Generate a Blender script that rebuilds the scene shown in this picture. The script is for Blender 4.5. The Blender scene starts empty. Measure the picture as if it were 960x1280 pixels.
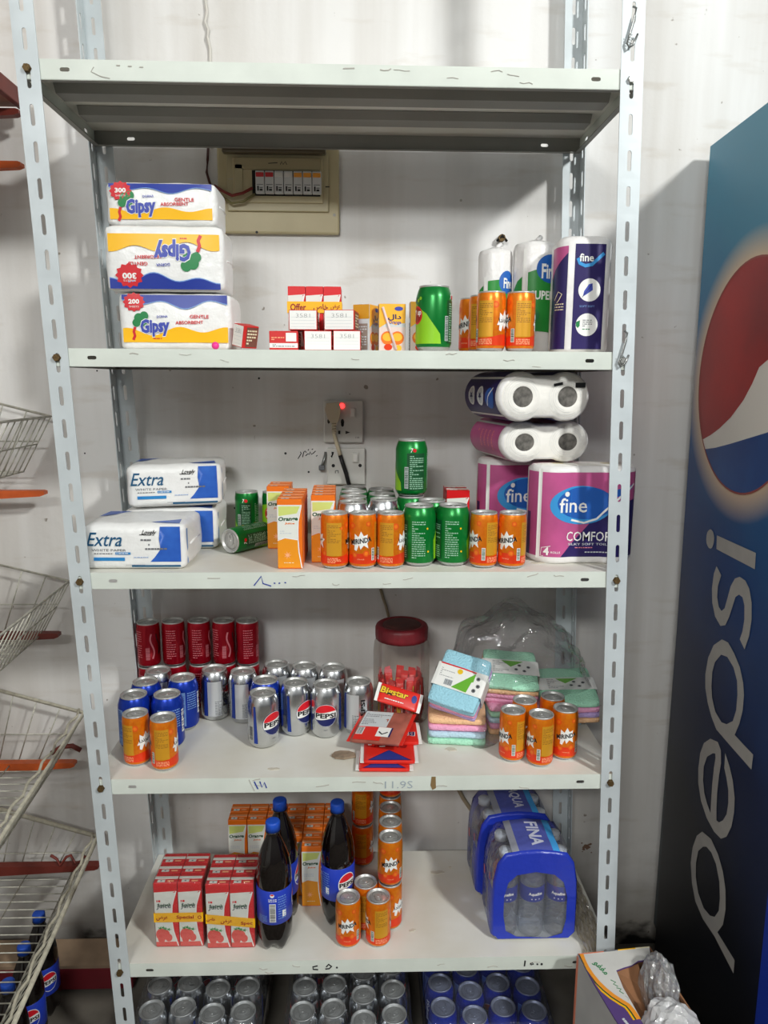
import bpy, bmesh, math, random
from mathutils import Vector, Matrix
random.seed(7)
PI = math.pi
S = bpy.context.scene
C = S.collection
# ---------------------------------------------------------------- materials
def lin(c):
    c /= 255.0
    return c / 12.92 if c <= .04045 else ((c + .055) / 1.055) ** 2.4
MATS = {}
def mat(name, col, rough=.5, metal=0., noise=0., scale=20., col2=None, bump=0., spec=.5, trans=0., ior=1.45, emit=0., coat=0., stretch=(1, 1, 1)):
    if name in MATS: return MATS[name]
    m = bpy.data.materials.new(name); m.use_nodes = True
    nt = m.node_tree; b = nt.nodes['Principled BSDF']
    c = (lin(col[0]), lin(col[1]), lin(col[2]), 1)
    b.inputs['Base Color'].default_value = c
    b.inputs['Roughness'].default_value = rough
    b.inputs['Metallic'].default_value = metal
    b.inputs['Specular IOR Level'].default_value = spec
    b.inputs['Transmission Weight'].default_value = trans
    b.inputs['IOR'].default_value = ior
    b.inputs['Coat Weight'].default_value = coat
    if emit:
        b.inputs['Emission Color'].default_value = c; b.inputs['Emission Strength'].default_value = emit
    if noise or bump:
        tc = nt.nodes.new('ShaderNodeTexCoord'); mp = nt.nodes.new('ShaderNodeMapping')
        mp.inputs['Scale'].default_value = stretch
        nz = nt.nodes.new('ShaderNodeTexNoise'); nz.inputs['Scale'].default_value = scale; nz.inputs['Detail'].default_value = 6
        nt.links.new(tc.outputs['Object'], mp.inputs['Vector']); nt.links.new(mp.outputs['Vector'], nz.inputs['Vector'])
        if noise:
            rp = nt.nodes.new('ShaderNodeValToRGB')
            rp.color_ramp.elements[0].position = .5 - .25; rp.color_ramp.elements[1].position = .5 + .25
            d = col2 if col2 else tuple(v * (1 - noise) for v in col)
            rp.color_ramp.elements[0].color = (lin(d[0]), lin(d[1]), lin(d[2]), 1); rp.color_ramp.elements[1].color = c
            nt.links.new(nz.outputs['Fac'], rp.inputs['Fac']); nt.links.new(rp.outputs['Color'], b.inputs['Base Color'])
        if bump:
            bp = nt.nodes.new('ShaderNodeBump'); bp.inputs['Strength'].default_value = bump; bp.inputs['Distance'].default_value = .01
            nt.links.new(nz.outputs['Fac'], bp.inputs['Height']); nt.links.new(bp.outputs['Normal'], b.inputs['Normal'])
    MATS[name] = m
    return m
def film(name, tint=(255, 255, 255), gloss=.12, white=.04, scale=30., bump=.6, rough=.08):
    """thin clear plastic: mostly see-through, with a glossy crinkled skin"""
    if name in MATS: return MATS[name]
    m = bpy.data.materials.new(name); m.use_nodes = True
    nt = m.node_tree; nt.nodes.clear(); N = nt.nodes.new; L = nt.links.new
    out = N('ShaderNodeOutputMaterial'); tr = N('ShaderNodeBsdfTransparent'); gl = N('ShaderNodeBsdfGlossy'); df = N('ShaderNodeBsdfDiffuse')
    tr.inputs['Color'].default_value = (lin(tint[0]), lin(tint[1]), lin(tint[2]), 1)
    gl.inputs['Roughness'].default_value = rough
    tc = N('ShaderNodeTexCoord'); nz = N('ShaderNodeTexNoise'); nz.inputs['Scale'].default_value = scale; nz.inputs['Detail'].default_value = 3
    bp = N('ShaderNodeBump'); bp.inputs['Strength'].default_value = bump; bp.inputs['Distance'].default_value = .01
    L(tc.outputs['Object'], nz.inputs['Vector']); L(nz.outputs['Fac'], bp.inputs['Height']); L(bp.outputs['Normal'], gl.inputs['Normal'])
    fr = N('ShaderNodeLayerWeight'); fr.inputs['Blend'].default_value = .25; L(bp.outputs['Normal'], fr.inputs['Normal'])
    mt = N('ShaderNodeMath'); mt.operation = 'MULTIPLY_ADD'; mt.inputs[1].default_value = .38; mt.inputs[2].default_value = gloss; mt.use_clamp = True
    L(fr.outputs['Fresnel'], mt.inputs[0])
    m1 = N('ShaderNodeMixShader'); m1.inputs['Fac'].default_value = white; L(tr.outputs[0], m1.inputs[1]); L(df.outputs[0], m1.inputs[2])
    m2 = N('ShaderNodeMixShader'); L(mt.outputs[0], m2.inputs['Fac']); L(m1.outputs[0], m2.inputs[1]); L(gl.outputs[0], m2.inputs[2])
    L(m2.outputs[0], out.inputs['Surface'])
    MATS[name] = m
    return m
# ---------------------------------------------------------------- objects
def link(o, parent=None):
    C.objects.link(o)
    if parent is not None: o.parent = parent
    return o
def thing(name, label, cat, loc=(0, 0, 0), rz=0., group=None, rot=None):
    o = bpy.data.objects.new(name, None); o.empty_display_size = .02
    o.location = loc; o.rotation_euler = rot if rot else (0, 0, rz)
    link(o); o['label'] = label; o['category'] = cat
    if group: o['group'] = group
    return o
def tag(o, label, cat, group=None):
    o['label'] = label; o['category'] = cat
    if group: o['group'] = group
    return o
def struct(o):
    o['kind'] = 'structure'; return o
def dup(root, loc, rz=0., label=None, group=None, rot=None):
    r = root.copy(); C.objects.link(r); r.location = loc; r.rotation_euler = rot if rot else (0, 0, rz)
    if label: r['label'] = label
    if group: r['group'] = group
    for ch in list(root.children):
        c = ch.copy(); C.objects.link(c); c.parent = r
        for g in list(ch.children):
            d = g.copy(); C.objects.link(d); d.parent = c
    return r
class G:
    """collects shapes of one part; build() links them as ONE mesh object"""
    def __init__(s): s.bm = bmesh.new(); s.mats = []
    def mi(s, m):
        if m not in s.mats: s.mats.append(m)
        return s.mats.index(m)
    def mesh(s, name):
        me = bpy.data.meshes.new(name); s.bm.normal_update(); s.bm.to_mesh(me); s.bm.free()
        for m in s.mats: me.materials.append(m)
        return me
    def build(s, name, parent=None, loc=(0, 0, 0), rot=(0, 0, 0)):
        o = bpy.data.objects.new(name, s.mesh(name)); o.location = loc; o.rotation_euler = rot
        return link(o, parent)
    # -- solids
    def box(s, c, d, m, bev=0., seg=2, mtx=None, smooth=False):
        i = s.mi(m)
        b = bmesh.new(); bmesh.ops.create_cube(b, size=1)
        bmesh.ops.scale(b, vec=d, verts=b.verts)
        if bev: bmesh.ops.bevel(b, geom=b.edges[:], offset=bev, segments=seg, affect='EDGES', profile=.5)
        bmesh.ops.translate(b, vec=c, verts=b.verts)
        if mtx is not None: bmesh.ops.transform(b, matrix=mtx, verts=b.verts)
        s.merge(b, i, smooth)
    def merge(s, b, i, smooth=False):
        vm = {}
        for v in b.verts: vm[v] = s.bm.verts.new(v.co)
        for f in b.faces:
            try: n = s.bm.faces.new([vm[v] for v in f.verts])
            except ValueError: continue
            n.material_index = i if i is not None else f.material_index; n.smooth = smooth
        b.free()
    def lathe(s, prof, m, seg=32, ms=None, fn=None, c=(0, 0, 0), smooth=True):
        """prof: (r,z) list from bottom to top; ms: material per segment"""
        rows = []
        for r, z in prof:
            if r < 1e-6: rows.append([s.bm.verts.new((c[0], c[1], c[2] + z))]); continue
            row = []
            for k in range(seg):
                a = 2 * PI * k / seg; rr, zz = fn(r, z, a) if fn else (r, z)
                row.append(s.bm.verts.new((c[0] + rr * math.sin(a), c[1] - rr * math.cos(a), c[2] + zz)))
            rows.append(row)
        for j in range(len(rows) - 1):
            i = s.mi(ms[j] if ms else m); a, b = rows[j], rows[j + 1]
            for k in range(seg):
                k2 = (k + 1) % seg
                q = ([a[0]] if len(a) == 1 else [a[k], a[k2]]) + ([b[0]] if len(b) == 1 else [b[k2], b[k]])
                if len(q) > 2:
                    f = s.bm.faces.new(q); f.material_index = i; f.smooth = smooth
    def tube(s, pts, r, m, n=6, closed=False, taper=None):
        i = s.mi(m); pts = [Vector(p) for p in pts]; rings = []
        N = len(pts); up = Vector((0, 0, 1))
        for k, p in enumerate(pts):
            if closed: t = pts[(k + 1) % N] - pts[k - 1]
            else: t = pts[min(k + 1, N - 1)] - pts[max(k - 1, 0)]
            if t.length < 1e-9: t = Vector((0, 0, 1))
            t.normalize()
            a = t.cross(up)
            if a.length < .05: a = t.cross(Vector((1, 0, 0)))
            a.normalize(); b = a.cross(t)
            rr = r if taper is None else r * taper[k]
            rings.append([s.bm.verts.new(p + rr * (a * math.cos(2 * PI * q / n) + b * math.sin(2 * PI * q / n))) for q in range(n)])
        M = N if closed else N - 1
        for k in range(M):
            A, B = rings[k], rings[(k + 1) % N]
            for q in range(n):
                f = s.bm.faces.new([A[q], A[(q + 1) % n], B[(q + 1) % n], B[q]]); f.material_index = i; f.smooth = True
        if not closed:
            for R_ in (rings[0][::-1], rings[-1]):
                f = s.bm.faces.new(R_); f.material_index = i
    def prism(s, poly, z0, z1, m, fn=None, mtop=None, smooth=False):
        """2D polygon extruded along z (fn maps x,y,z to 3D)"""
        fn = fn or (lambda x, y, z: (x, y, z)); i = s.mi(m); t = s.mi(mtop or m)
        a = [s.bm.verts.new(fn(x, y, z0)) for x, y in poly]; b = [s.bm.verts.new(fn(x, y, z1)) for x, y in poly]
        n = len(poly)
        for k in range(n):
            f = s.bm.faces.new([a[k], a[(k + 1) % n], b[(k + 1) % n], b[k]]); f.material_index = i; f.smooth = smooth
        f = s.bm.faces.new(a[::-1]); f.material_index = i
        f = s.bm.faces.new(b); f.material_index = t
    # -- flat print laid on a surface
    def put(s, shape, m, mp, off=.0002, step=None):
        vs, fs = shape; i = s.mi(m); b = bmesh.new(); s.n = getattr(s, 'n', 0) + 1; off += s.n * 4e-6
        bv = [b.verts.new((x, y, 0)) for x, y in vs]
        for f in fs:
            try: b.faces.new([bv[k] for k in f])
            except ValueError: pass
        b.normal_update()
        if any(len(f) > 4 for f in fs): bmesh.ops.triangulate(b, faces=[f for f in b.faces if len(f.verts) > 4])
        if step:
            lo = min(v[0] for v in vs); hi = max(v[0] for v in vs)
            k = math.floor(lo / step) + 1
            while k * step < hi - 1e-5:
                bmesh.ops.bisect_plane(b, geom=b.verts[:] + b.edges[:] + b.faces[:], plane_co=(k * step, 0, 0), plane_no=(1, 0, 0)); k += 1
        for f in b.faces:
            if f.normal.z < 0: f.normal_flip()
        for v in b.verts: v.co = mp(v.co.x, v.co.y, off)
        s.merge(b, i, bool(step))
def cyl(r):
    return lambda u, v, o: Vector(((r + o) * math.sin(u / r), -(r + o) * math.cos(u / r), v))
def plane(o, ux, uy):
    o, ux, uy = Vector(o), Vector(ux).normalized(), Vector(uy).normalized(); n = ux.cross(uy)
    return lambda u, v, off: o + ux * u + uy * v + n * off
def front(y, x0=0., z0=0.): return plane((x0, y, z0), (1, 0, 0), (0, 0, 1))
# -- 2D shapes
def poly(*p): return (list(p), [list(range(len(p)))])
def rect(x0, y0, x1, y1): return poly((x0, y0), (x1, y0), (x1, y1), (x0, y1))
def disc(cx, cy, rx, ry=None, n=24):
    ry = ry or rx
    return poly(*[(cx + rx * math.cos(2 * PI * k / n), cy + ry * math.sin(2 * PI * k / n)) for k in range(n)])
def star(cx, cy, r1, r2, n, sq=1.):
    return [(cx + (r1 if k % 2 else r2) * math.cos(PI * k / n), cy + sq * (r1 if k % 2 else r2) * math.sin(PI * k / n)) for k in range(2 * n)] + [(cx, cy)], [[k, (k + 1) % (2 * n), 2 * n] for k in range(2 * n)]
def blob(cx, cy, r, sq=.6, seed=0, n=16):
    q = random.Random(seed); p = [q.uniform(0, 6.3) for _ in range(3)]
    return poly(*[(cx + r * (1 + .25 * math.sin(2 * a + p[0]) + .18 * math.sin(3 * a + p[1]) + .1 * math.sin(7 * a + p[2])) * math.cos(a), cy + sq * r * (1 + .25 * math.sin(2 * a + p[1]) + .2 * math.sin(5 * a + p[2])) * math.sin(a)) for a in [2 * PI * k / n for k in range(n)]])
def join(*shs):
    vs, fs = [], []
    for v, f in shs:
        o = len(vs); vs += v; fs += [[k + o for k in q] for q in f]
    return vs, fs
def stroke(pts, w):
    vs, fs = [], []
    for k, (x, y) in enumerate(pts):
        x0, y0 = pts[max(k - 1, 0)]; x1, y1 = pts[min(k + 1, len(pts) - 1)]
        dx, dy = x1 - x0, y1 - y0; l = math.hypot(dx, dy) or 1
        vs += [(x - dy / l * w / 2, y + dx / l * w / 2), (x + dy / l * w / 2, y - dx / l * w / 2)]
        if k: fs.append([2 * k - 2, 2 * k - 1, 2 * k + 1, 2 * k])
    return vs, fs
def band(xs, lo, hi):
    vs = [(x, lo(x)) for x in xs] + [(x, hi(x)) for x in xs]; n = len(xs)
    return vs, [[k, k + 1, n + k + 1, n + k] for k in range(n - 1)]
def lsp(a, b, n): return [a + (b - a) * k / (n - 1) for k in range(n)]
TX = {}
def text(s, x, y, w=None, h=None, bold=0., shear=0., rot=0., res=2):
    """glyphs fitted into a box w x h centred on x,y"""
    k = (s, bold, shear, res)
    if k not in TX:
        c = bpy.data.curves.new('glyphs', 'FONT'); c.body = s; c.size = 1; c.resolution_u = res; c.offset = bold; c.shear = shear
        o = bpy.data.objects.new('glyphs', c); C.objects.link(o)
        dg = bpy.context.evaluated_depsgraph_get(); dg.update(); ev = o.evaluated_get(dg); me = ev.to_mesh()
        vs = [(v.co.x, v.co.y) for v in me.vertices]; fs = [list(p.vertices) for p in me.polygons]
        ev.to_mesh_clear(); bpy.data.objects.remove(o); bpy.data.curves.remove(c)
        TX[k] = (vs, fs)
    vs, fs = TX[k]
    x0, x1 = min(v[0] for v in vs), max(v[0] for v in vs); y0, y1 = min(v[1] for v in vs), max(v[1] for v in vs)
    sx = w / (x1 - x0) if w else h / (y1 - y0); sy = h / (y1 - y0) if h else sx
    ca, sa = math.cos(rot), math.sin(rot); out = []
    for a, b in vs:
        a = (a - (x0 + x1) / 2) * sx; b = (b - (y0 + y1) / 2) * sy
        out.append((x + a * ca - b * sa, y + a * sa + b * ca))
    return out, fs
def spin(sh, cx, cy, a=PI):
    ca, sa = math.cos(a), math.sin(a)
    return [(cx + (x - cx) * ca - (y - cy) * sa, cy + (x - cx) * sa + (y - cy) * ca) for x, y in sh[0]], sh[1]
def lines(x0, y0, x1, y1, n, fill=.5, rnd=None):
    """rows of small print: strips broken into words"""
    r = rnd or random.Random(int((x0 + 3 * y0 + 7 * x1) * 99991) & 0xffff)
    sh = []; p = (y1 - y0) / n
    for k in range(n):
        y = y0 + p * (k + .5); x = x0
        while x < x1 - .0008:
            l = min(r.uniform(.002, .006), x1 - x); sh.append(rect(x, y - p * fill / 2, x + l, y + p * fill / 2)); x += l + r.uniform(.0007, .0016)
            if r.random() < .08: break
    return join(*sh)
def barcode(x0, y0, x1, y1, horiz=False):
    r = random.Random(3); sh = []
    if horiz:
        y = y0
        while y < y1: d = r.uniform(.0006, .0016); sh.append(rect(x0, y, x1, min(y + d, y1))); y += d + r.uniform(.0005, .0012)
    else:
        x = x0
        while x < x1: d = r.uniform(.0006, .0016); sh.append(rect(x, y0, min(x + d, x1), y1)); x += d + r.uniform(.0005, .0012)
    return join(*sh)
def holed(g, outer, holes, m, fn):
    b = bmesh.new(); es = []
    for lp in [outer] + holes:
        vs = [b.verts.new((x, y, 0)) for x, y in lp]
        es += [b.edges.new((vs[k], vs[(k + 1) % len(vs)])) for k in range(len(vs))]
    bmesh.ops.triangle_fill(b, edges=es, use_beauty=True, use_dissolve=False)
    for v in b.verts: v.co = Vector(fn(v.co.x, v.co.y))
    g.merge(b, g.mi(m))
def slot(cx, cy, w, h, n=4):
    """rounded slot outline"""
    r = min(w, h) / 2; p = []
    for k in range(2 * n + 2):
        a = PI * (k if k <= n else k - 1) / n
        if w >= h: a -= PI / 2
        x, y = r * math.cos(a), r * math.sin(a)
        if w >= h: x += (w / 2 - r) * (1 if k <= n else -1)
        else: y += (h / 2 - r) * (1 if k <= n else -1)
        p.append((cx + x, cy + y))
    return p
def solidify(o, t):
    md = o.modifiers.new('thickness', 'SOLIDIFY'); md.thickness = t; md.offset = 0; return o
# common colours
WHITE = mat('print_white', (238, 238, 234), .45); BLACK = mat('print_black', (18, 18, 20), .45); RED = mat('print_red', (205, 28, 30), .4)
DKRED = mat('print_dark_red', (150, 20, 26), .4); YEL = mat('print_yellow', (246, 190, 20), .4); ORANGE = mat('print_orange', (236, 118, 24), .4)
NAVY = mat('print_navy', (24, 32, 92), .4); BLUE = mat('print_blue', (38, 76, 190), .4); GREEN = mat('print_green', (30, 138, 52), .4)
LIME = mat('print_lime', (140, 200, 30), .4); GREY = mat('print_grey', (110, 112, 116), .5); SKY = mat('print_sky', (40, 140, 200), .4)
PALE = mat('print_pale', (205, 210, 212), .5); CREAM = mat('print_cream', (235, 225, 190), .5)
STEEL = mat('galvanised_steel', (206, 214, 217), .45, .12, noise=.12, scale=9); PAINT = mat('shelf_paint', (216, 222, 213), .45, noise=.06, scale=14)
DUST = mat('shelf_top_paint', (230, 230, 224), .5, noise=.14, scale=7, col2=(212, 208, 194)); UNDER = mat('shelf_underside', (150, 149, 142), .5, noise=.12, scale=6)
DARK = mat('dark_parts_and_shade', (22, 22, 20), .8); RUST = mat('rusty_bolt', (120, 96, 60), .6, .6, noise=.4, scale=300); BOLT = mat('zinc_bolt', (190, 190, 186), .35, .8)
ALU = mat('can_aluminium', (214, 216, 218), .24, 1., noise=.06, scale=60); LID = mat('lid_aluminium', (206, 206, 203), .4, .6, noise=.1, scale=40)
PENB = mat('pen_blue', (36, 60, 150), .6); PENK = mat('pen_black', (30, 30, 34), .6); SCUFF = mat('scuff', (178, 174, 166), .7)
# ---------------------------------------------------------------- room
def wall_material():
    m = bpy.data.materials.new('dirty_white_plaster'); m.use_nodes = True
    nt = m.node_tree; N = nt.nodes.new; L = nt.links.new; b = nt.nodes['Principled BSDF']
    tc = N('ShaderNodeTexCoord'); sp = N('ShaderNodeSeparateXYZ'); L(tc.outputs['Object'], sp.inputs[0])
    def noise(scale, st=(1, 1, 1), det=5):
        mp = N('ShaderNodeMapping'); mp.inputs['Scale'].default_value = st; L(tc.outputs['Object'], mp.inputs['Vector'])
        n = N('ShaderNodeTexNoise'); n.inputs['Scale'].default_value = scale; n.inputs['Detail'].default_value = det; L(mp.outputs['Vector'], n.inputs['Vector']); return n.outputs['Fac']
    def ramp(f, a, c, ca, cc):
        r = N('ShaderNodeValToRGB'); e = r.color_ramp.elements; e[0].position = a; e[1].position = c
        e[0].color = (*[lin(v) for v in ca], 1); e[1].color = (*[lin(v) for v in cc], 1); L(f, r.inputs['Fac']); return r.outputs['Color']
    def mul(a, c, f=1.):
        x = N('ShaderNodeMix'); x.data_type = 'RGBA'; x.blend_type = 'MULTIPLY'; x.inputs['Factor'].default_value = f; L(a, x.inputs[6]); L(c, x.inputs[7]); return x.outputs[2]
    base = ramp(noise(2.2), .3, .7, (222, 220, 217), (233, 232, 231))
    streak = ramp(noise(9, (1, 1, .06)), .35, .62, (231, 228, 224), (255, 255, 255))
    scuff = ramp(noise(13, (.5, 1, 2.2), 8), .28, .42, (244, 241, 237), (255, 255, 255))
    speck = ramp(noise(42, (1, 1, 1), 2), .215, .25, (176, 168, 158), (255, 255, 255))
    c = mul(mul(mul(base, streak), scuff), speck)
    # grime splashed on the foot of the wall
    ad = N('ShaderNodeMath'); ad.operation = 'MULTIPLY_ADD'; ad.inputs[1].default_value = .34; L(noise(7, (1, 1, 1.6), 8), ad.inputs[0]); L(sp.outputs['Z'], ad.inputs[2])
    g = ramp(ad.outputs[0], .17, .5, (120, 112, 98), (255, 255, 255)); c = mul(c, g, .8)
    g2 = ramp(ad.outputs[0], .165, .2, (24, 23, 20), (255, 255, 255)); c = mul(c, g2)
    L(c, b.inputs['Base Color']); b.inputs['Roughness'].default_value = .62
    bp = N('ShaderNodeBump'); bp.inputs['Strength'].default_value = .25; bp.inputs['Distance'].default_value = .004; L(noise(35), bp.inputs['Height']); L(bp.outputs['Normal'], b.inputs['Normal'])
    return m
WALLM = wall_material()
YW = .40
g = G(); g.box((0, YW + .05, 1.5), (6, .1, 3.2), WALLM)
mw = front(YW)
for pts in ([(-.103, 1.318), (-.098, 1.326), (-.095, 1.331), (-.097, 1.335)], [(-.092, 1.322), (-.089, 1.334), (-.086, 1.337), (-.083, 1.333)], [(-.085, 1.325), (-.080, 1.33), (-.076, 1.329), (-.074, 1.335), (-.071, 1.329), (-.066, 1.332), (-.061, 1.337)], [(-.079, 1.338), (-.077, 1.341)], [(-.07, 1.34), (-.067, 1.342)], [(-.06, 1.324), (-.057, 1.327)]):
    g.put(stroke(pts, .0022), PENK, mw)
for x, z, r in ((-.132, 1.331, .003), (-.078, 1.287, .0026), (-.255, 1.20, .0025), (.02, 1.47, .002), (-.02, 1.10, .0025), (.36, 1.05, .002), (-.19, 1.505, .0025), (.55, 1.5, .0025), (.27, 1.9, .003), (.30, 1.66, .002), (-.56, 1.52, .002), (.62, 2.2, .003), (.70, 1.33, .0025), (-.6, 1.33, .002)):
    g.put(disc(x, z, r, n=8), SCUFF if x > 0 else PENK, mw)
g.put(join(blob(.641, .293, .0085, .8, 3, 22), blob(.634, .286, .005, .6, 5), blob(.650, .300, .0045, .7, 8), disc(.628, .304, .0022, n=7), disc(.655, .276, .002, n=7), disc(.631, .279, .0016, n=7)), mat('wall_rust_stain', (120, 92, 74), .8), mw)
struct(g.build('wall_back'))
FLOORM = mat('stained_concrete', (120, 114, 104), .8, noise=.5, scale=5, col2=(62, 57, 50), bump=.4)
g = G(); g.box((0, -1.5, -.05), (6, 4.0, .1), FLOORM); struct(g.build('floor'))
g = G(); g.box((-1.27, -1.5, 1.5), (.1, 4.0, 3.2), WALLM); struct(g.build('wall_left'))
# ---------------------------------------------------------------- steel shelving unit
SH = [2.02, 1.554, 1.147, .730, .3186]
def LX(z): return -.0319 * (z - 2.02)
W2, D, FL, LIP = .52, .3553, .038, .031
rack = thing('shelving_unit', 'tall grey slotted steel shelving unit with five white shelves against the wall', 'shelves', (0, 0, 0))
PITCH = .0577; NC = 46
def upright(sx, rear):
    g = G(); yb = D + .0025 if rear else -.0025; dy = -1 if rear else 1
    for k in range(NC):
        z0 = k * PITCH
        o = [(0, z0), (FL, z0), (FL, z0 + PITCH), (0, z0 + PITCH)]
        h = [slot(FL * .5, z0 + PITCH / 2, .0072, .034)]
        holed(g, o, h, STEEL, lambda u, z: (sx * (W2 + .0015) - sx * u + LX(z), yb, z))
        holed(g, o, [slot(FL * .55, z0 + PITCH / 2, .0085, .034)], STEEL, lambda u, z: (sx * (W2 + .0015) + LX(z), yb + dy * u, z))
    bmesh.ops.remove_doubles(g.bm, verts=g.bm.verts, dist=1e-5); bmesh.ops.recalc_face_normals(g.bm, faces=g.bm.faces)
    return solidify(g.build('upright', rack), .0018)
for sx in (-1, 1):
    for rear in (0, 1): upright(sx, rear)
for k, z in enumerate(SH):
    g = G(); x0, x1 = -W2 + LX(z), W2 + LX(z); xc = LX(z)
    sl = [slot(xc - .443, z - LIP / 2, .0165, .0065), slot(xc + .443, z - LIP / 2, .0165, .0065)]
    rc = [(x0, z - LIP), (x1, z - LIP), (x1, z), (x0, z)]
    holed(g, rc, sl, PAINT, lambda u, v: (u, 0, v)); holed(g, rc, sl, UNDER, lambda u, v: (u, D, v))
    ss = [slot(.05, z - LIP / 2, .0165, .0065), slot(D - .05, z - LIP / 2, .0165, .0065)]
    for x in (x0, x1): holed(g, [(0, z - LIP), (D, z - LIP), (D, z), (0, z)], ss, PAINT, lambda u, v: (x, u, v))
    holed(g, [(x0, 0), (x1, 0), (x1, D), (x0, D)], [], DUST, lambda u, v: (u, v, z))
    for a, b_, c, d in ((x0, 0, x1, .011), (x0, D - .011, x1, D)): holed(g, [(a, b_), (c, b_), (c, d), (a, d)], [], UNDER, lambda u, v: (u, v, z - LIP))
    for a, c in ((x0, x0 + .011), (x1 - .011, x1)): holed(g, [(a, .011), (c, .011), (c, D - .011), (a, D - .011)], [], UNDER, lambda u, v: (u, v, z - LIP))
    # pen marks and scrapes on the front edge
    mf = front(-.0007, xc, z - LIP); r = random.Random(k)
    for q in range(7):
        a, b_ = r.uniform(-.4, .42), r.uniform(.004, .026); pts = [(a, b_)]
        for w in range(3): pts.append((pts[-1][0] + r.uniform(.002, .01), pts[-1][1] + r.uniform(-.003, .003)))
        g.put(stroke(pts, r.uniform(.0007, .0016)), SCUFF, mf)
    if k == 2: g.put(join(stroke([(-.182, .006), (-.168, .024), (-.165, .010), (-.15, .005)], .002), stroke([(-.145, .011), (-.142, .010)], .002), stroke([(-.136, .010), (-.133, .011)], .002), stroke([(-.125, .012), (-.122, .011)], .002)), PENB, mf)
    if k == 3:
        g.put(join(stroke([(-.205, .024), (-.198, .008)], .0022), stroke([(-.194, .024), (-.19, .012), (-.185, .022), (-.181, .01)], .0022)), PENB, mf)
        g.put(text('11.9S', .08, .014, .055, .015, -.01), mat('pen_faint', (158, 168, 176), .6), mf); g.put(poly((.145, .03), (.153, .03), (.154, .006), (.147, .002), (.143, .012)), mat('brown_drip', (130, 104, 66), .7), mf)
        g.put(join(stroke([(-.215, .028), (-.205, .004)], .0012)), SCUFF, mf)
    if k == 4:
        g.put(join(stroke([(-.098, .019), (-.108, .0165), (-.107, .011), (-.097, .010)], .0026), stroke([(-.082, .011), (-.074, .012), (-.069, .017), (-.075, .022), (-.08, .016)], .0026), disc(-.058, .014, .002, n=8)), PENK, mf)
        g.put(join(stroke([(.335, .022), (.334, .009)], .0028), stroke([(.346, .0145), (.35, .017), (.353, .0135), (.348, .012), (.346, .0145)], .002), disc(.361, .013, .002, n=8), disc(.37, .013, .0025, n=8)), PENK, mf)
    if k == 0: g.put(join(stroke([(-.395, .02), (-.4, .013), (-.385, .006), (-.37, .003)], .0012), *[stroke([(-.358 + .019 * q, .023 - .001 * q), (-.352 + .019 * q, .023 - .001 * q)], .0018) for q in range(3)]), SCUFF, mf)
    mt = plane((xc, 0, z + .0008), (1, 0, 0), (0, 1, 0))
    for q in range(9):
        cx, cy = r.uniform(-.45, .45), r.uniform(.01, .3); g.put(blob(cx, cy, r.uniform(.004, .014), .5, q), mat('shelf_grime', (200, 193, 178), .7), mt)
    bmesh.ops.remove_doubles(g.bm, verts=g.bm.verts, dist=1e-5)
    sh = solidify(g.build('shelf', rack), .0012)
    g = G()
    for yc in (.125, .235):
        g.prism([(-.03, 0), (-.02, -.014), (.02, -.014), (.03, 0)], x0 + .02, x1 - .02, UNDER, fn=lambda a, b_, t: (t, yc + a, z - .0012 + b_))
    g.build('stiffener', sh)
    for sx in (-1, 1):
        g = G(); xb = sx * (W2 - .0175) + LX(z)
        bm_ = RUST if (sx < 0 or k > 1) else BOLT
        fy = lambda x, y, t: (xb + x, -.004 - t, z - .016 + y)
        hexa = [(.0062 * math.cos(q * PI / 3), .0062 * math.sin(q * PI / 3)) for q in range(6)]
        g.prism([(x * 1.15, y * 1.15) for x, y in hexa], -.001, .001, bm_, fy); g.prism(hexa, .001, .0055, bm_, fy)
        g.build('bolt', rack)
# wire hooks hanging on the right upright
def hook(name, label, x, z, s=1.):
    g = G(); g.tube([(x + .004 * s, -.004, z + .062 * s), (x + .008 * s, -.008, z + .058 * s), (x + .006 * s, -.009, z + .045 * s), (x, -.009, z + .02 * s), (x - .005 * s, -.009, z + .004 * s), (x - .001 * s, -.011, z - .003 * s), (x + .005 * s, -.011, z + .001 * s), (x + .012 * s, -.011, z + .018 * s)], .0019, mat('hook_wire', (150, 152, 150), .35, .8))
    g.tube([(x - .0035, -.013, z + .002 + t * .0022 * s) if t % 2 else (x + .002, -.013, z + .002 + t * .0022 * s) for t in range(8)], .0009, mat('hook_wire', (0, 0, 0)))
    return tag(g.build(name), label, 'hook')
hook('wire_hook', 'bent wire hook in the right upright above the top shelf', .494, 2.053)
hook('wire_hook', 'bent wire hook on the bolt of the right upright by the second shelf', .513, 1.532, .95)
# ---------------------------------------------------------------- things fixed on the wall
BEIGE = mat('aged_beige_plastic', (206, 194, 156), .45, noise=.12, scale=7, col2=(178, 164, 126)); BEIGE2 = mat('beige_plastic_cover', (196, 184, 146), .4, noise=.1, scale=9)
bx = thing('breaker_box', 'beige electrical breaker box with seven switches on the wall under the top shelf', 'breaker box', (-.135, YW, 1.912))
g = G(); Y0 = -.012
def fr_(x0, z0, x1, z1, y, d, m, bev=.002): g.box(((x0 + x1) / 2, y - d / 2, (z0 + z1) / 2), (x1 - x0, d, z1 - z0), m, bev)
fr_(-.133, -.09, .133, .092, 0, .016, BEIGE, .004); fr_(-.112, -.045, .11, .075, -.016, .006, BEIGE2, .002)
fr_(-.098, -.028, .098, .064, -.022, .004, BEIGE, .0015); fr_(-.093, -.012, -.076, .05, -.026, .003, BEIGE2, .001); fr_(-.095, .04, .093, .064, -.026, .003, mat('beige_label_strip', (170, 156, 120), .5), .001)
g.box((.018, -.0262, .012), (.148, .003, .052), DARK)
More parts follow.
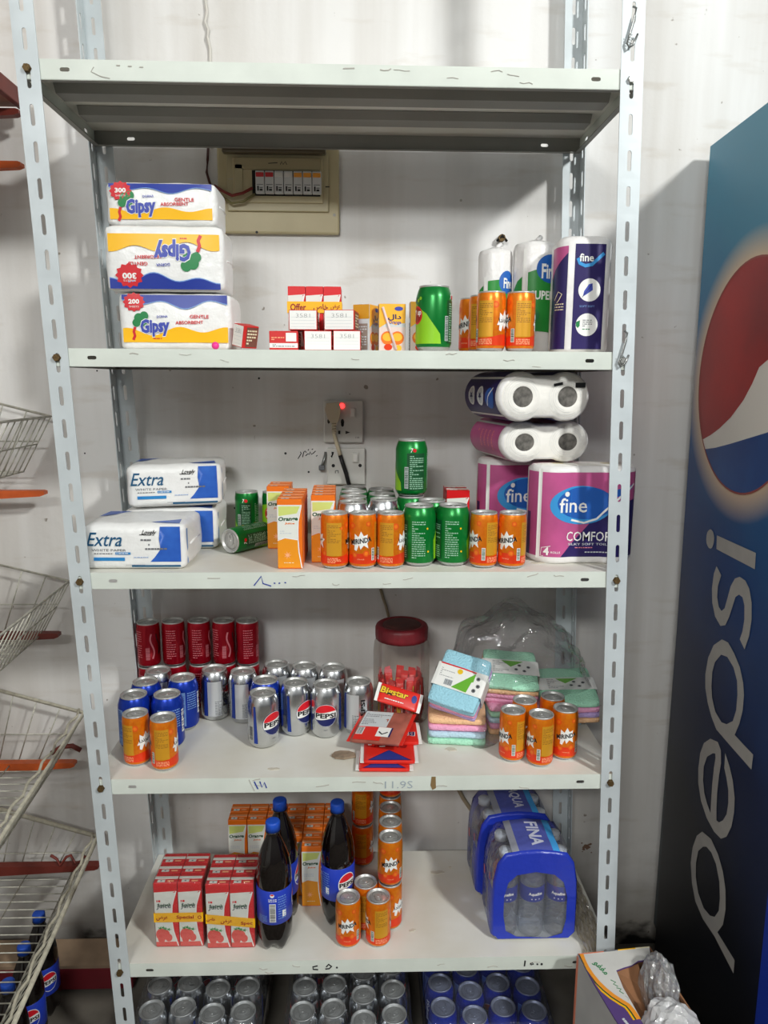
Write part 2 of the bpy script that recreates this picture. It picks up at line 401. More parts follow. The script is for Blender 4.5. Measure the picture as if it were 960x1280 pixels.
g.put(join(stroke([(-.02, .052), (0, .0535)], .0016), stroke([(.006, .05), (.009, .056), (.012, .05), (.017, .056), (.02, .05)], .0016)), PENK, front(-.0292))
g.put(rect(.103, .006, .112, .0085), PENK, front(-.0225)); g.put(rect(-.108, .02, -.098, .0215), SCUFF, front(-.0225)); g.put(disc(.122, -.05, .0035, n=8), SCUFF, front(-.0165)); g.put(disc(-.05, -.088, .003, n=8), PENK, front(-.0165))
g.build('housing', bx)
g = G(); fr_(-.118, .07, .105, .092, -.022, .02, mat('smoked_cover', (92, 82, 62), .35), .004); g.build('raised_cover', bx)
cols = [(190, 40, 46), (190, 40, 46), (214, 210, 204), (214, 210, 204), (226, 150, 50), (226, 150, 50), (226, 150, 50)]
for k in range(7):
    g = G(); x = -.038 + .0205 * k
    g.box((x, -.031, .012), (.0192, .012, .046), mat('breaker_grey', (206, 206, 204), .4), .0012); g.box((x, -.037, .027), (.017, .004, .009), mat('breaker_tab%d' % k, cols[k], .4), .001)
    g.put(join(rect(x - .006, -.006, x - .0025, .004), rect(x - .001, .0, x + .006, .0015), rect(x - .007, .0065, x + .007, .0075), rect(x - .001, -.006, x + .0055, -.002)), BLACK, front(-.0371)); g.build('breaker', bx)
g = G(); g.tube([(-.055, -.034, .0), (-.075, -.04, -.012), (-.098, -.042, -.018), (-.12, -.03, -.006), (-.14, -.015, .008)], .0032, mat('red_wire', (120, 34, 26), .45), 8); g.build('wire', bx)
g = G(); g.tube([(-.05, -.032, -.012), (-.075, -.036, -.028), (-.1, -.036, -.032), (-.125, -.025, -.016), (-.142, -.012, .002)], .0026, mat('olive_wire', (120, 112, 70), .5), 8); g.build('wire', bx)
g = G(); g.tube([(-.288, YW - .006, 2.0), (-.29, YW - .006, 1.975), (-.293, YW - .006, 1.95), (-.288, YW - .007, 1.932), (-.285, YW - .006, 1.92)], .0028, mat('maroon_wire', (74, 36, 30), .5), 8)
tag(g.build('wire'), 'dark maroon wire running down the wall left of the breaker box', 'wire')
g = G(); g.tube([(-.284, YW - .004, 2.45), (-.284, YW - .004, 2.3), (-.281, YW - .005, 2.27), (-.285, YW - .006, 2.25), (-.279, YW - .006, 2.235), (-.282, YW - .006, 2.22), (-.277, YW - .004, 2.2), (-.278, YW - .004, 2.15), (-.28, YW - .003, 2.0)], .003, mat('painted_cable', (206, 202, 194), .6), 8)
tag(g.build('cable'), 'white painted cable on the wall above the top shelf', 'cable')
PLATE = mat('switch_plate', (216, 214, 208), .35, noise=.08, scale=20)
def socket(name, label, x, z, w, h, holes):
    t = thing(name, label, 'socket', (x, YW, z))
    g = G(); g.box((0, -.008, 0), (w, .016, h), PLATE, .003); mp = front(-.0161)
    for s in holes: g.put(s, BLACK, mp)
    g.build('plate', t); return t
t = socket('wall_socket', 'upper white wall socket with plug and glowing red neon light', .005, 1.406, .092, .096, [join(disc(-.002, .0, .004, .007), disc(-.002, -.006, .0035, .005)), join(disc(-.034, .002, .003, .006), poly((.005, -.02), (.016, -.024), (.005, -.028)), rect(-.012, -.028, -.007, -.02)), text('13A', .033, -.036, .009, .004)])
g = G(); g.box((.022, -.018, .021), (.013, .006, .022), PLATE, .001); g.box((.022, -.021, .0215), (.009, .004, .017), mat('rocker', (228, 226, 220), .35), .001); g.build('switch', t)
g = G(); g.lathe([(0, 0), (.006, 0), (.006, .002), (.004, .003), (0, .0032)], mat('neon_lamp', (255, 40, 40), .3, emit=6), 12); g.build('neon_lamp', t, (-.003, -.016, .037), (PI / 2, 0, 0))
t2 = socket('wall_socket', 'lower white wall socket without a plug, beside the handwriting', .011, 1.302, .09, .086, [join(poly((-.034, .035), (-.028, .034), (-.03, .027), (-.036, .024), (-.033, .02)), disc(-.03, .002, .004), disc(.033, .0025, .004)), join(rect(-.026, -.016, -.0245, -.01), rect(-.0245, -.0105, -.018, -.009), rect(-.019, -.016, -.0175, -.0105))])
g = G(); g.box((.022, -.018, .022), (.014, .006, .024), PLATE, .001); g.box((.022, -.021, .02), (.009, .004, .017), mat('rocker', (0, 0, 0)), .001); g.build('switch', t2)
t3 = thing('power_plug', 'grey beige plug with cord in the upper wall socket', 'plug', (-.016, YW - .017, 1.425))
PLG = mat('plug_beige', (196, 184, 158), .5)
g = G(); g.prism([(-.017, .024), (.012, .026), (.016, .012), (.012, -.012), (.007, -.02), (-.007, -.02), (-.014, -.01), (-.02, .01)], 0, .026, PLG, lambda x, y, z: (x, -z, y))
for k in range(4): g.box((0, -.014, -.024 - .006 * k), (.012 - .0006 * k, .011, .004), PLG, .001)
g.build('plug_body', t3)
g = G(); g.tube([(0, -.014, -.02), (.0, -.014, -.046), (.004, -.013, -.062), (.01, -.012, -.082), (.014, -.012, -.096)], .0046, PLG, 8); g.tube([(.0135, -.012, -.095), (.02, -.012, -.115), (.028, -.011, -.14), (.034, -.01, -.165), (.036, -.008, -.22)], .005, BLACK, 8); g.build('cord', t3)
g = G(); g.tube([(-.036, YW - .008, 1.335), (-.04, YW - .012, 1.318), (-.045, YW - .016, 1.302)], .004, mat('hook_wire', (0, 0, 0)), 6); g.box((-.046, YW - .014, 1.299), (.014, .012, .012), GREY, .002)
tag(g.build('wall_clip'), 'small dark metal clip on the wall left of the lower socket', 'clip')
g = G(); g.tube([(.362, YW, 1.818), (.362, YW - .02, 1.818)], .008, RUST, 8); g.tube([(.352, YW - .012, 1.812), (.362, YW - .022, 1.822), (.374, YW - .012, 1.812)], .003, DARK, 6)
tag(g.build('wall_screw'), 'rusty screw plug in the wall above the paper rolls', 'screw')
g = G(); g.tube([(.094, YW - .004, 1.0), (.1, YW - .004, .978), (.108, YW - .006, .955), (.114, YW - .01, .93)], .0036, mat('tan_cable', (150, 136, 112), .6), 8); tag(g.build('cable'), 'thin tan cable end on the wall behind the candy jar', 'cable')
g = G(); g.tube([(.285, YW - .004, .49), (.31, YW - .004, .44), (.345, YW - .004, .385), (.37, YW - .004, .34)], .0055, mat('tan_cable', (0, 0, 0)), 8); tag(g.build('cable'), 'tan cable slanting down the wall beside the water bottle packs', 'cable')
# ---------------------------------------------------------------- drinks fridge on the right
def fridge_material():
    m = bpy.data.materials.new('fridge_printed_wrap'); m.use_nodes = True
    nt = m.node_tree; N = nt.nodes.new; L = nt.links.new; b = nt.nodes['Principled BSDF']
    tc = N('ShaderNodeTexCoord'); sp = N('ShaderNodeSeparateXYZ'); L(tc.outputs['Object'], sp.inputs[0])
    def math_(op, a, c=None, k=None):
        n = N('ShaderNodeMath'); n.operation = op; L(a, n.inputs[0])
        if c is not None: L(c, n.inputs[1])
        if k is not None: n.inputs[1].default_value = k
        return n.outputs[0]
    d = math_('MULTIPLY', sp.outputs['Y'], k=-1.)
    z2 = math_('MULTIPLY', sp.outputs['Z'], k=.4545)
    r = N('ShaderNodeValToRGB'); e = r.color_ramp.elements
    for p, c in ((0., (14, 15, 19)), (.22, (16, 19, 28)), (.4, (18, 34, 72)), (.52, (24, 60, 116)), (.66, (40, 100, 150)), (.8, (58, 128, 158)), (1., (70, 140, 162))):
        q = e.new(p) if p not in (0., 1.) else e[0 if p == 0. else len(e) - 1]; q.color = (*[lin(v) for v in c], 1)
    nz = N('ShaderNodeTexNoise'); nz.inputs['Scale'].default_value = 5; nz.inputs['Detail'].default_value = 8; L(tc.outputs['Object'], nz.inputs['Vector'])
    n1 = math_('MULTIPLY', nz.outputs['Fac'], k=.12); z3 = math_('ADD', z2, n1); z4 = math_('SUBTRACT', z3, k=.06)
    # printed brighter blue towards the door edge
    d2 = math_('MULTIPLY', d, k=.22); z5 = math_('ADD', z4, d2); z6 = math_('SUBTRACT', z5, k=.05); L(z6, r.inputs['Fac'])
    # printed pale glow round the globe
    dx = math_('SUBTRACT', d, k=.27); dz = math_('SUBTRACT', sp.outputs['Z'], k=1.51)
    rr = math_('SQRT', math_('ADD', math_('MULTIPLY', dx, dx), math_('MULTIPLY', dz, dz)))
    gr = N('ShaderNodeValToRGB'); ge = gr.color_ramp.elements; ge[0].position = .22; ge[0].color = (1, 1, 1, 1); ge[1].position = .285; ge[1].color = (0, 0, 0, 1); L(rr, gr.inputs['Fac'])
    mx = N('ShaderNodeMix'); mx.data_type = 'RGBA'; L(gr.outputs['Color'], mx.inputs[0]); L(r.outputs['Color'], mx.inputs[6]); mx.inputs[7].default_value = (lin(226), lin(196), lin(160), 1)
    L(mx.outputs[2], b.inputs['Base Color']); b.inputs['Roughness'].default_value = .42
    return m
fr = thing('drinks_fridge', 'tall dark blue drinks fridge with a cola globe and upright lettering', 'fridge', (.809, .36, 0), -math.radians(3.25))
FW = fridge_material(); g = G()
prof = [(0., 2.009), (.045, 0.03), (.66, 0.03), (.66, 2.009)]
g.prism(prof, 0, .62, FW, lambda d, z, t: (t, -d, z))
mp = lambda u, v, o: Vector((-o, -u, v))
RG = mat('globe_red', (186, 42, 38), .4, noise=.55, scale=3.2, col2=(96, 40, 44)); BG = mat('globe_blue', (30, 84, 150), .35, noise=.5, scale=6, col2=(20, 50, 110)); LET = mat('lettering_silver', (178, 174, 168), .5, noise=.06, scale=30)
cx, cz, R_ = .27, 1.51, .225
pt = lambda a, r=R_: (cx + r * math.cos(a), cz + r * math.sin(a))
g.put(disc(cx, cz, R_, n=64), mat('globe_white', (224, 218, 208), .45), mp, .0004)
a0 = math.atan2(1.377 - cz, .089 - cx); 
g.put(poly(*[pt(a) for a in lsp(math.radians(10), a0 + 2 * PI, 40)], (.13, 1.39), (.172, 1.407), (.22, 1.432), (.27, 1.468), (.30, 1.5), (.322, 1.53), (.37, 1.55), (.43, 1.56)), RG, mp, .0008)
a1 = math.atan2(1.352 - cz, .100 - cx)
g.put(poly(*[pt(a) for a in lsp(a1, math.radians(-18), 30)], (.43, 1.425), (.376, 1.412), (.30, 1.395), (.233, 1.38), (.16, 1.365)), BG, mp, .0008)
ring = [pt(a) for a in lsp(0, 2 * PI, 65)]; g.put(stroke(ring, .004), mat('globe_rim', (150, 70, 60), .4), mp, .0012)
LETT = {
'dot':[(.192,1.174),(.192,1.166),(.189,1.158),(.184,1.152),(.177,1.149),(.169,1.149),(.161,1.152),(.155,1.157),(.152,1.165),(.152,1.173),(.155,1.181),(.161,1.186),(.168,1.19),(.176,1.19),(.184,1.187),(.189,1.181)],
'i':[(.204,1.184),(.378,1.187),(.38,1.156),(.207,1.155)],
's':[(.215,1.12),(.205,1.101),(.202,1.067),(.21,1.038),(.229,1.014),(.258,1.003),(.28,1.012),(.294,1.035),(.305,1.062),(.313,1.082),(.327,1.091),(.342,1.09),(.353,1.077),(.358,1.051),(.355,1.025),(.347,1.006),(.37,.994),(.383,1.026),(.386,1.06),(.38,1.091),(.366,1.114),(.347,1.125),(.323,1.126),(.303,1.117),(.288,1.097),(.278,1.068),(.27,1.045),(.257,1.035),(.243,1.039),(.231,1.057),(.23,1.081),(.241,1.107)],
'pO':[(.27,.978),(.234,.952),(.213,.916),(.206,.875),(.212,.846),(.23,.82),(.254,.799),(.282,.784),(.332,.783),(.441,.782),(.442,.813),(.363,.813),(.378,.844),(.386,.876),(.385,.907),(.377,.929),(.358,.953),(.33,.97),(.299,.982)],
'pI':[(.273,.946),(.248,.92),(.239,.895),(.241,.862),(.249,.84),(.27,.818),(.302,.81),(.325,.817),(.35,.836),(.36,.864),(.359,.895),(.352,.922),(.332,.942),(.301,.952)],
'eO':[(.258,.751),(.229,.726),(.215,.695),(.212,.657),(.218,.625),(.239,.595),(.274,.575),(.314,.569),(.347,.575),(.37,.595),(.386,.628),(.391,.661),(.388,.691),(.373,.721),(.355,.74),(.331,.757),(.333,.725),(.346,.711),(.359,.691),(.364,.666),(.361,.639),(.348,.617),(.332,.602),(.32,.599),(.315,.624),(.312,.654),(.313,.697),(.317,.727),(.311,.752),(.294,.762)],
'eI':[(.276,.727),(.25,.705),(.238,.675),(.241,.644),(.252,.621),(.271,.606),(.29,.597),(.288,.625),(.286,.659),(.287,.7),(.29,.724),(.287,.732)],
'qO':[(.259,.533),(.234,.506),(.218,.466),(.215,.426),(.231,.385),(.256,.359),(.3,.35),(.36,.357),(.451,.351),(.45,.38),(.37,.376),(.39,.41),(.395,.449),(.387,.487),(.368,.516),(.341,.535),(.304,.545)],
'qI':[(.269,.503),(.248,.478),(.242,.445),(.247,.414),(.266,.388),(.299,.376),(.33,.383),(.352,.397),(.367,.424),(.367,.452),(.358,.484),(.336,.509),(.31,.518),(.285,.514)],
}
for a in ('dot', 'i', 's'): g.put(poly(*LETT[a]), LET, mp, .001)
def lett(o, i): holed(g, LETT[o], [LETT[i]], LET, lambda u, v: (-.001, -u, v))
g.put(poly((.548, .04), (.655, .04), (.655, .64), (.54, .64)), mat('fridge_print_blue', (28, 58, 170), .4), mp, .0006)
lett('pO', 'pI'); lett('eO', 'eI'); lett('qO', 'qI')
g.build('cabinet', fr)
g = G(); g.box((.31, .016, 1.02), (.58, .03, 1.9), mat('fridge_back', (70, 76, 80), .5), .004); g.build('back_panel', fr)
g = G(); g.box((.31, -.685, 1.05), (.6, .045, 1.85), mat('door_frame', (30, 60, 140), .35), .008); g.box((.31, -.709, 1.05), (.5, .004, 1.7), mat('door_glass', (40, 48, 56), .08), 0); g.build('door', fr)
for x in (.05, .57):
    for y in (-.08, -.6): g = G(); g.lathe([(0, 0), (.02, 0), (.02, .012), (.012, .014), (.012, .04), (0, .04)], DARK, 12, c=(x, y, 0)); g.build('foot', fr)
# ---------------------------------------------------------------- wire basket stand on the left
ARM = mat('orange_arm', (214, 96, 40), .45, noise=.2, scale=18); MAROON = mat('maroon_arm', (120, 48, 38), .5, noise=.25, scale=14); WIRE = mat('basket_wire', (206, 203, 188), .4, .2, noise=.25, scale=60); TWINE = mat('wrapped_wire', (206, 200, 180), .6, noise=.2, scale=90)
st = thing('basket_rack', 'steel rack of orange arms along the left wall carrying wire baskets', 'rack', (-1.17, .2, 0))
for y in (.13, -.75):
    g = G(); g.box((0, y, 1.2), (.04, .05, 2.4), MAROON, .003); g.build('upright', st)
def arm(z, tip, m, h0=.042):
    g = G(); L_ = tip + 1.17
    g.prism([(0, 0), (0, -h0), (L_ - .01, -.013), (L_, -.009), (L_, -.002), (L_ - .006, 0)], .12, .14, m, lambda x, y, t: (x, t, z + y)); return g.build('arm', st)
for z, tip, m in ((1.253, -.667, ARM), (.917, -.66, MAROON), (.59, -.645, ARM), (.315, -.605, MAROON), (1.948, -.664, ARM), (2.05, -.66, MAROON)): arm(z, tip, m)
g = G(); g.box((-.915, -.1, 2.072), (.51, .9, .022), mat('red_brown_board', (160, 110, 92), .5, noise=.2, scale=12), .003)
g.box((-.664, -.1, 2.074), (.014, .9, .034), MAROON, .002); tag(g.build('shelf_board'), 'red brown board on the top arm at the upper left edge', 'board')
def basket(label, zc, slope, y0, y1, xa, xb, drop, step, rimm, rr):
    """front rim from (xa,y0) near the wall to (xb,y1) near the camera"""
    t = thing('wire_basket', label, 'basket', (0, 0, 0), group=None)
    XB = -1.12; zb = zc - drop; ins = .07
    fx = lambda y: xa + (xb - xa) * (y0 - y) / (y0 - y1)
    zt = lambda x, y: zc + slope * (fx(y) - x)
    g = G(); g.tube([(XB, y0, zt(XB, y0)), (xa, y0, zc), (xb, y1, zc), (XB, y1, zt(XB, y1))], rr, rimm, 8)
    if rr > .004: g.tube([(xa - .012 + (xb - xa) * k / 30 + .004 * math.sin(k * 2.1), y0 + (y1 - y0) * k / 30, zc + .006 + .004 * math.cos(k * 2.1)) for k in range(31)], .003, rimm, 6)
    g.build('rim', t)
    g = G(); n = int((y0 - y1) / step)
    for k in range(n + 1):
        y = y0 - (y0 - y1) * k / n; g.tube([(fx(y), y, zc), (fx(y) - ins, y, zb)], .0015, WIRE, 5)
    for f in (.5, 1.): g.tube([(xa - ins * f, y0, zc - drop * f), (xb - ins * f, y1, zc - drop * f)], .002 if f == 1 else .0017, WIRE, 5)
    g.build('front_grid', t)
    m = int((xa - XB) / .05)
    for yy in (y0, y1):
        g = G()
        for k in range(m + 1):
            x = fx(yy) - (fx(yy) - XB) * k / m; x2 = fx(yy) - ins - (fx(yy) - ins - XB) * k / m; g.tube([(x, yy, zt(x, yy)), (x2, yy, zb)], .0016, WIRE, 5)
        g.tube([(XB, yy, zb + drop * .55), (fx(yy) - ins * .45, yy, zb + drop * .55)], .0016, WIRE, 5)
        g.build('end_grid', t)
    g = G()
    for k in range(n + 1):
        y = y0 - (y0 - y1) * k / n; g.tube([(fx(y) - ins, y, zb), (XB, y, zb)], .0015, WIRE, 5)
    for k in range(5):
        f = k / 4; g.tube([(XB + (xa - ins - XB) * f, y0, zb), (XB + (xb - ins - XB) * f, y1, zb)], .0018, WIRE, 5)
    g.build('base_grid', t)
    return t
basket('topmost wire basket, just above the highest orange arm over the trays', 1.418, .25, .35, -.5, -.652, -.654, .125, .028, WIRE, .0028)
basket('second wire basket from the top, level with the tissue pack shelf', 1.035, .25, .35, -.5, -.636, -.598, .125, .028, WIRE, .0028)
basket('third wire basket from the top, level with the blue cola cans', .705, .3, .35, -.5, -.624, -.562, .12, .028, TWINE, .0045)
basket('lowest wire basket, above the cola bottles on the floor', .375, .33, .35, -.5, -.612, -.545, .098, .026, TWINE, .006)
g = G(); g.tube([(-.70, .33, .612), (-.675, .33, .628), (-.65, .33, .63), (-.63, .33, .618)], .006, MAROON, 8); tag(g.build('hanging_hook'), 'short maroon hook bar at the corner of the third wire basket', 'hook')
g = G(); g.tube([(-.72 + .012 * k, .325 + .006 * math.sin(k * 2.3), .33 + .012 * math.cos(k * 1.7)) for k in range(9)], .0035, MAROON, 6); tag(g.build('tie_cord'), 'tangle of maroon cord on the arm of the lowest wire basket', 'cord')
pl = G(); pl.box((-.735, .315, .04), (.43, .09, .06), mat('maroon_board', (128, 34, 44), .5, noise=.15, scale=10), .003); pl.box((-.735, .315, .074), (.43, .09, .008), mat('worn_board_edge', (168, 142, 116), .7, noise=.2, scale=20)); pl.box((-.735, .32, .006), (.40, .06, .012), DARK)  # the lowest dark slab stands in for the shadow beneath the board
tag(pl.build('floor_board'), 'maroon board lying on the floor at the foot of the wall', 'board')
# ---------------------------------------------------------------- cans
def can_body(kind):
    """returns G with printed body; standard cans r .033 h .117, slim r .0265 h .106"""
    std = kind in ('lime', 'silver', 'blue')
    r, h = (.033, .117) if std else (.0265, .106); rl = .0268 if std else .0243
    base = {'orange': ORANGE_CAN, 'lime': GREEN_CAN, 'limeslim': GREEN_CAN, 'silver': ALU, 'blue': BLUE_CAN, 'red': RED_CAN}[kind]
    neck = {'silver': ALU, 'lime': GREEN_CAN, 'blue': BLUE_CAN}.get(kind, base)
    g = G()
    if std: prof = [(0, .010), (.016, .007), (.022, .001), (.0235, 0), (.0262, .001), (.0305, .007), (r, .0125), (r, h - .021), (r - .0012, h - .016), (.0292, h - .0075), (.0272, h - .0035)]
    else: prof = [(0, .008), (.014, .006), (.019, .001), (.0205, 0), (.0225, .001), (.0252, .005), (r, .0095), (r, h - .013), (r - .0006, h - .0095), (.0252, h - .005), (.0246, h - .003)]
    ms = [ALU] * 5 + [base] * (len(prof) - 6); 
    if std: ms[8:] = [neck] * (len(ms) - 8)
    g.lathe(prof, base, 40 if std else 36, ms)
    mp = cyl(r); c = PI * r; st = .0045
    put = lambda s, m, o=.00018: g.put(s, m, mp, o, st)
    xs = lsp(-c, c, 40)
    if kind == 'orange':
        put(band(xs, lambda x: .0098, lambda x: .0265 + .0035 * math.cos(x * 75 / 2 * 2)), ORED)
        for x, z, q in ((-.017, .083, .0062), (.015, .087, .0045), (.0105, .03, .006), (-.012, .027, .005), (.064, .082, .006), (-.066, .03, .005), (-.03, .078, .004)):
            put(disc(x, z, q, n=14), OREDL, .0003); put(disc(x, z, q * .6, n=12), ORANGE, .0004)
        for s, ttl in ((0, 'MIRINDA'), (c - .0004, None)):
            S1 = poly((-.017, .046), (-.012, .056), (-.0115, .068), (-.004, .062), (.001, .073), (.006, .064), (.0135, .067), (.0125, .059), (.019, .057), (.0125, .05), (.015, .04), (.006, .046), (.0, .038), (-.003, .047), (-.008, .035), (-.0125, .037), (-.012, .046))
            S1 = ([(x - (s if s else 0), y) for x, y in S1[0]], S1[1])
            put(S1, WHITE, .0005)
            if ttl: put(text(ttl, 0, .0545, .042, .0098, .035, .15, .18), BLACK, .0007)
            else: put(text('\uFE8D\uFEAA\uFEE7\uFEAE\uFEF4\uFEE3', -s, .055, .026, .011, .02, 0, .15), BLACK, .0007)
        put(text('ORANGE', 0, .019, .014, .0022), PEACH, .0007)
        for x in (.045, -.045):
            put(rect(x - .0145, .0255, x + .0145, .089), AMBER, .0003); put(lines(x - .0125, .05, x + .0125, .085, 11, .35), BROWNPR, .0005); put(lines(x - .013, .0115, x + .013, .022, 4, .5), PEACH, .0005)
        put(rect(.0215, .016, .0285, .04), WHITE, .0006); put(barcode(.0222, .017, .0278, .039, True), DGREEN, .0008)
    if kind in ('lime', 'limeslim'):
        k = h / .117
        put(poly((-.05, .0127 * k), (.048, .0127 * k), (.046, .03 * k), (.02, .066 * k), (-.012, .088 * k), (-.03, .084 * k), (-.052, .05 * k)), LIME, .0003)
        put(disc(-.004, .064 * k, .0155, .0165), RED7, .0005); put(disc(-.004, .064 * k, .0125, .0135), DKRED, .0006); put(text('7', -.010, .064 * k, .011, .019, .03, .2), WHITE, .0008); put(text('up', .004, .066 * k, .0105, .010, .03, .1), WHITE, .0008)
        for x, z in ((-.006, .093), (.001, .09), (.007, .0935), (-.012, .089)): put(disc(x, z * k, .0032, n=8), DGREEN if x < 0 else LIME, .0006)
        w = .034 if std else .022; b_ = c - .003
        put(rect(b_ - w - .006, .014, b_ - .001, .09 * k), DGREEN, .0003)
        put(lines(b_ - w, .016, b_ - .004, .086 * k, 17, .45), MINT, .0005)
        put(rect(b_ - w - .011, .018, b_ - w - .003, .062 * k), PALE, .0006); put(barcode(b_ - w - .0103, .019, b_ - w - .0036, .061 * k, True), DGREEN, .0008)
        put(text('7', b_ - w + .004, .096 * k, .005, .009, .03, .2), WHITE, .0008); put(disc(b_ - w + .0095, .096 * k, .0038, n=12), RED7, .0008)
        put(lines(-b_ + .002, .016, -b_ + w - .006, .09 * k, 17, .45), MINT, .0005); put(disc(-b_ + w, .03, .002, n=8), YEL, .0006); put(disc(-b_ + w - .002, .075 * k, .002, n=8), YEL, .0006)
    if kind in ('silver', 'blue'):
        for s in (0, 1):
            cx = -.0 if s == 0 else -c + .0002; cz = .0555; R_ = .0262
            if s: 
                put(disc(c - .012, cz, .0, n=3), WHITE) if False else None
            if s == 0:
                put(disc(0, cz, R_, n=40), NAVYRIM, .0003); put(disc(0, cz, R_ - .0008, n=40), WHITE, .0005)
                q = R_ - .0016; wv = lambda x, o, a: cz + o + a * math.sin(x / q * 1.9)
                up = [(x, wv(x, .0075, .002)) for x in lsp(-q * .945, q * .945, 14) if True]
                ar = [(q * math.cos(t), cz + q * math.sin(t)) for t in lsp(math.asin(min(1, (up[-1][1] - cz) / q)), PI - math.asin(min(1, (up[0][1] - cz) / q)), 20)]
                put(poly(*(up + ar[1:-1])), RED7, .0007)
                dn = [(x, wv(x, -.0086, .002)) for x in lsp(q * .94, -q * .94, 14)]
                ar = [(q * math.cos(t), cz + q * math.sin(t)) for t in lsp(-PI - math.asin((dn[-1][1] - cz) / q), math.asin((dn[0][1] - cz) / q), 20)]
                put(poly(*(dn + ar[1:-1])), NAVY, .0007)
                put(text('PEPSI', 0, cz - .0004, .0455, .0112, .035), BLACK, .0009)
        put(text('DIET', .0, .0215, .009, .0026), GREY if kind == 'silver' else SKY, .0006)
        if kind == 'silver':
            put(poly((.036, .0135), (.047, .0135), (.047, .096), (.041, .096)), BLUESTR, .0003); put(rect(.0475, .0135, .079, .096), ALUW, .0003); put(text('PEPSI', .088, .06, .05, .010, .03, 0, PI / 2), BLACK, .0005)
            put(lines(.064, .016, .08, .05, 9, .4), GREY, .0005); put(lines(.094, .016, .1035, .06, 9, .4), GREY, .0005); put(lines(-.1, .016, -.082, .07, 11, .4), GREY, .0005); put(poly((-.046, .0135), (-.037, .0135), (-.041, .096), (-.046, .096)), BLUESTR, .0003)
            put(barcode(-.06, .02, -.05, .05, True), GREY, .0005)
        else:
            put(rect(.042, .0135, .064, .092), SKYP, .0003); put(lines(.044, .016, .062, .09, 18, .5), BLUE, .0005); put(lines(.068, .05, .09, .092, 8, .45), SKYP, .0005)
            put(rect(-.064, .0135, -.046, .092), SKYP, .0003); put(lines(-.063, .016, -.047, .09, 18, .5), BLUE, .0005); put(text('PEPSI', .1, .06, .05, .010, .03, 0, PI / 2), WHITE, .0005)
    if kind == 'red':
        for x in (-.04, .044):
            put(stroke([(x - .009 + .004 * math.sin(t * 6), .022 + .06 * t) for t in lsp(0, 1, 18)], .0035), PINKPR, .0004)
            put(stroke([(x + .006 + .004 * math.sin(t * 5), .03 + .05 * t) for t in lsp(0, 1, 14)], .003), BLACK, .0004)
        for x in (0, -.075): put(lines(x - .011, .018, x + .011, .09, 13, .3), PINKPR, .0004)
        put(barcode(.02, .02, .029, .05, True), PINKPR, .0004)
    return g, r, h, rl
ORANGE_CAN = mat('can_orange', (236, 136, 20), .3, .4, noise=.12, scale=140, col2=(226, 108, 18)); GREEN_CAN = mat('can_green', (10, 122, 48), .28, .35); BLUE_CAN = mat('can_blue', (22, 58, 172), .26, .45); RED_CAN = mat('can_red', (166, 10, 32), .26, .45); ALUW = mat('can_silver_white', (214, 217, 220), .35, .6)
ORED = mat('can_orange_red', (236, 66, 28), .3, .3); OREDL = mat('can_orange_blot', (234, 92, 30), .35, .2); AMBER = mat('can_amber_panel', (216, 156, 40), .4, .25); BROWNPR = mat('print_brown', (150, 96, 30), .5); PEACH = mat('print_peach', (250, 176, 130), .45)
DGREEN = mat('print_dark_green', (14, 76, 40), .4); MINT = mat('print_mint', (150, 196, 166), .5); RED7 = mat('print_bright_red', (216, 26, 40), .35); NAVYRIM = mat('print_navy_rim', (30, 40, 100), .4); BLUESTR = mat('print_blue_stripe', (36, 62, 150), .35, .3); SKYP = mat('print_light_blue', (120, 158, 214), .4); PINKPR = mat('print_pink', (222, 130, 140), .5)
CANP = {}; LIDTAB = {}
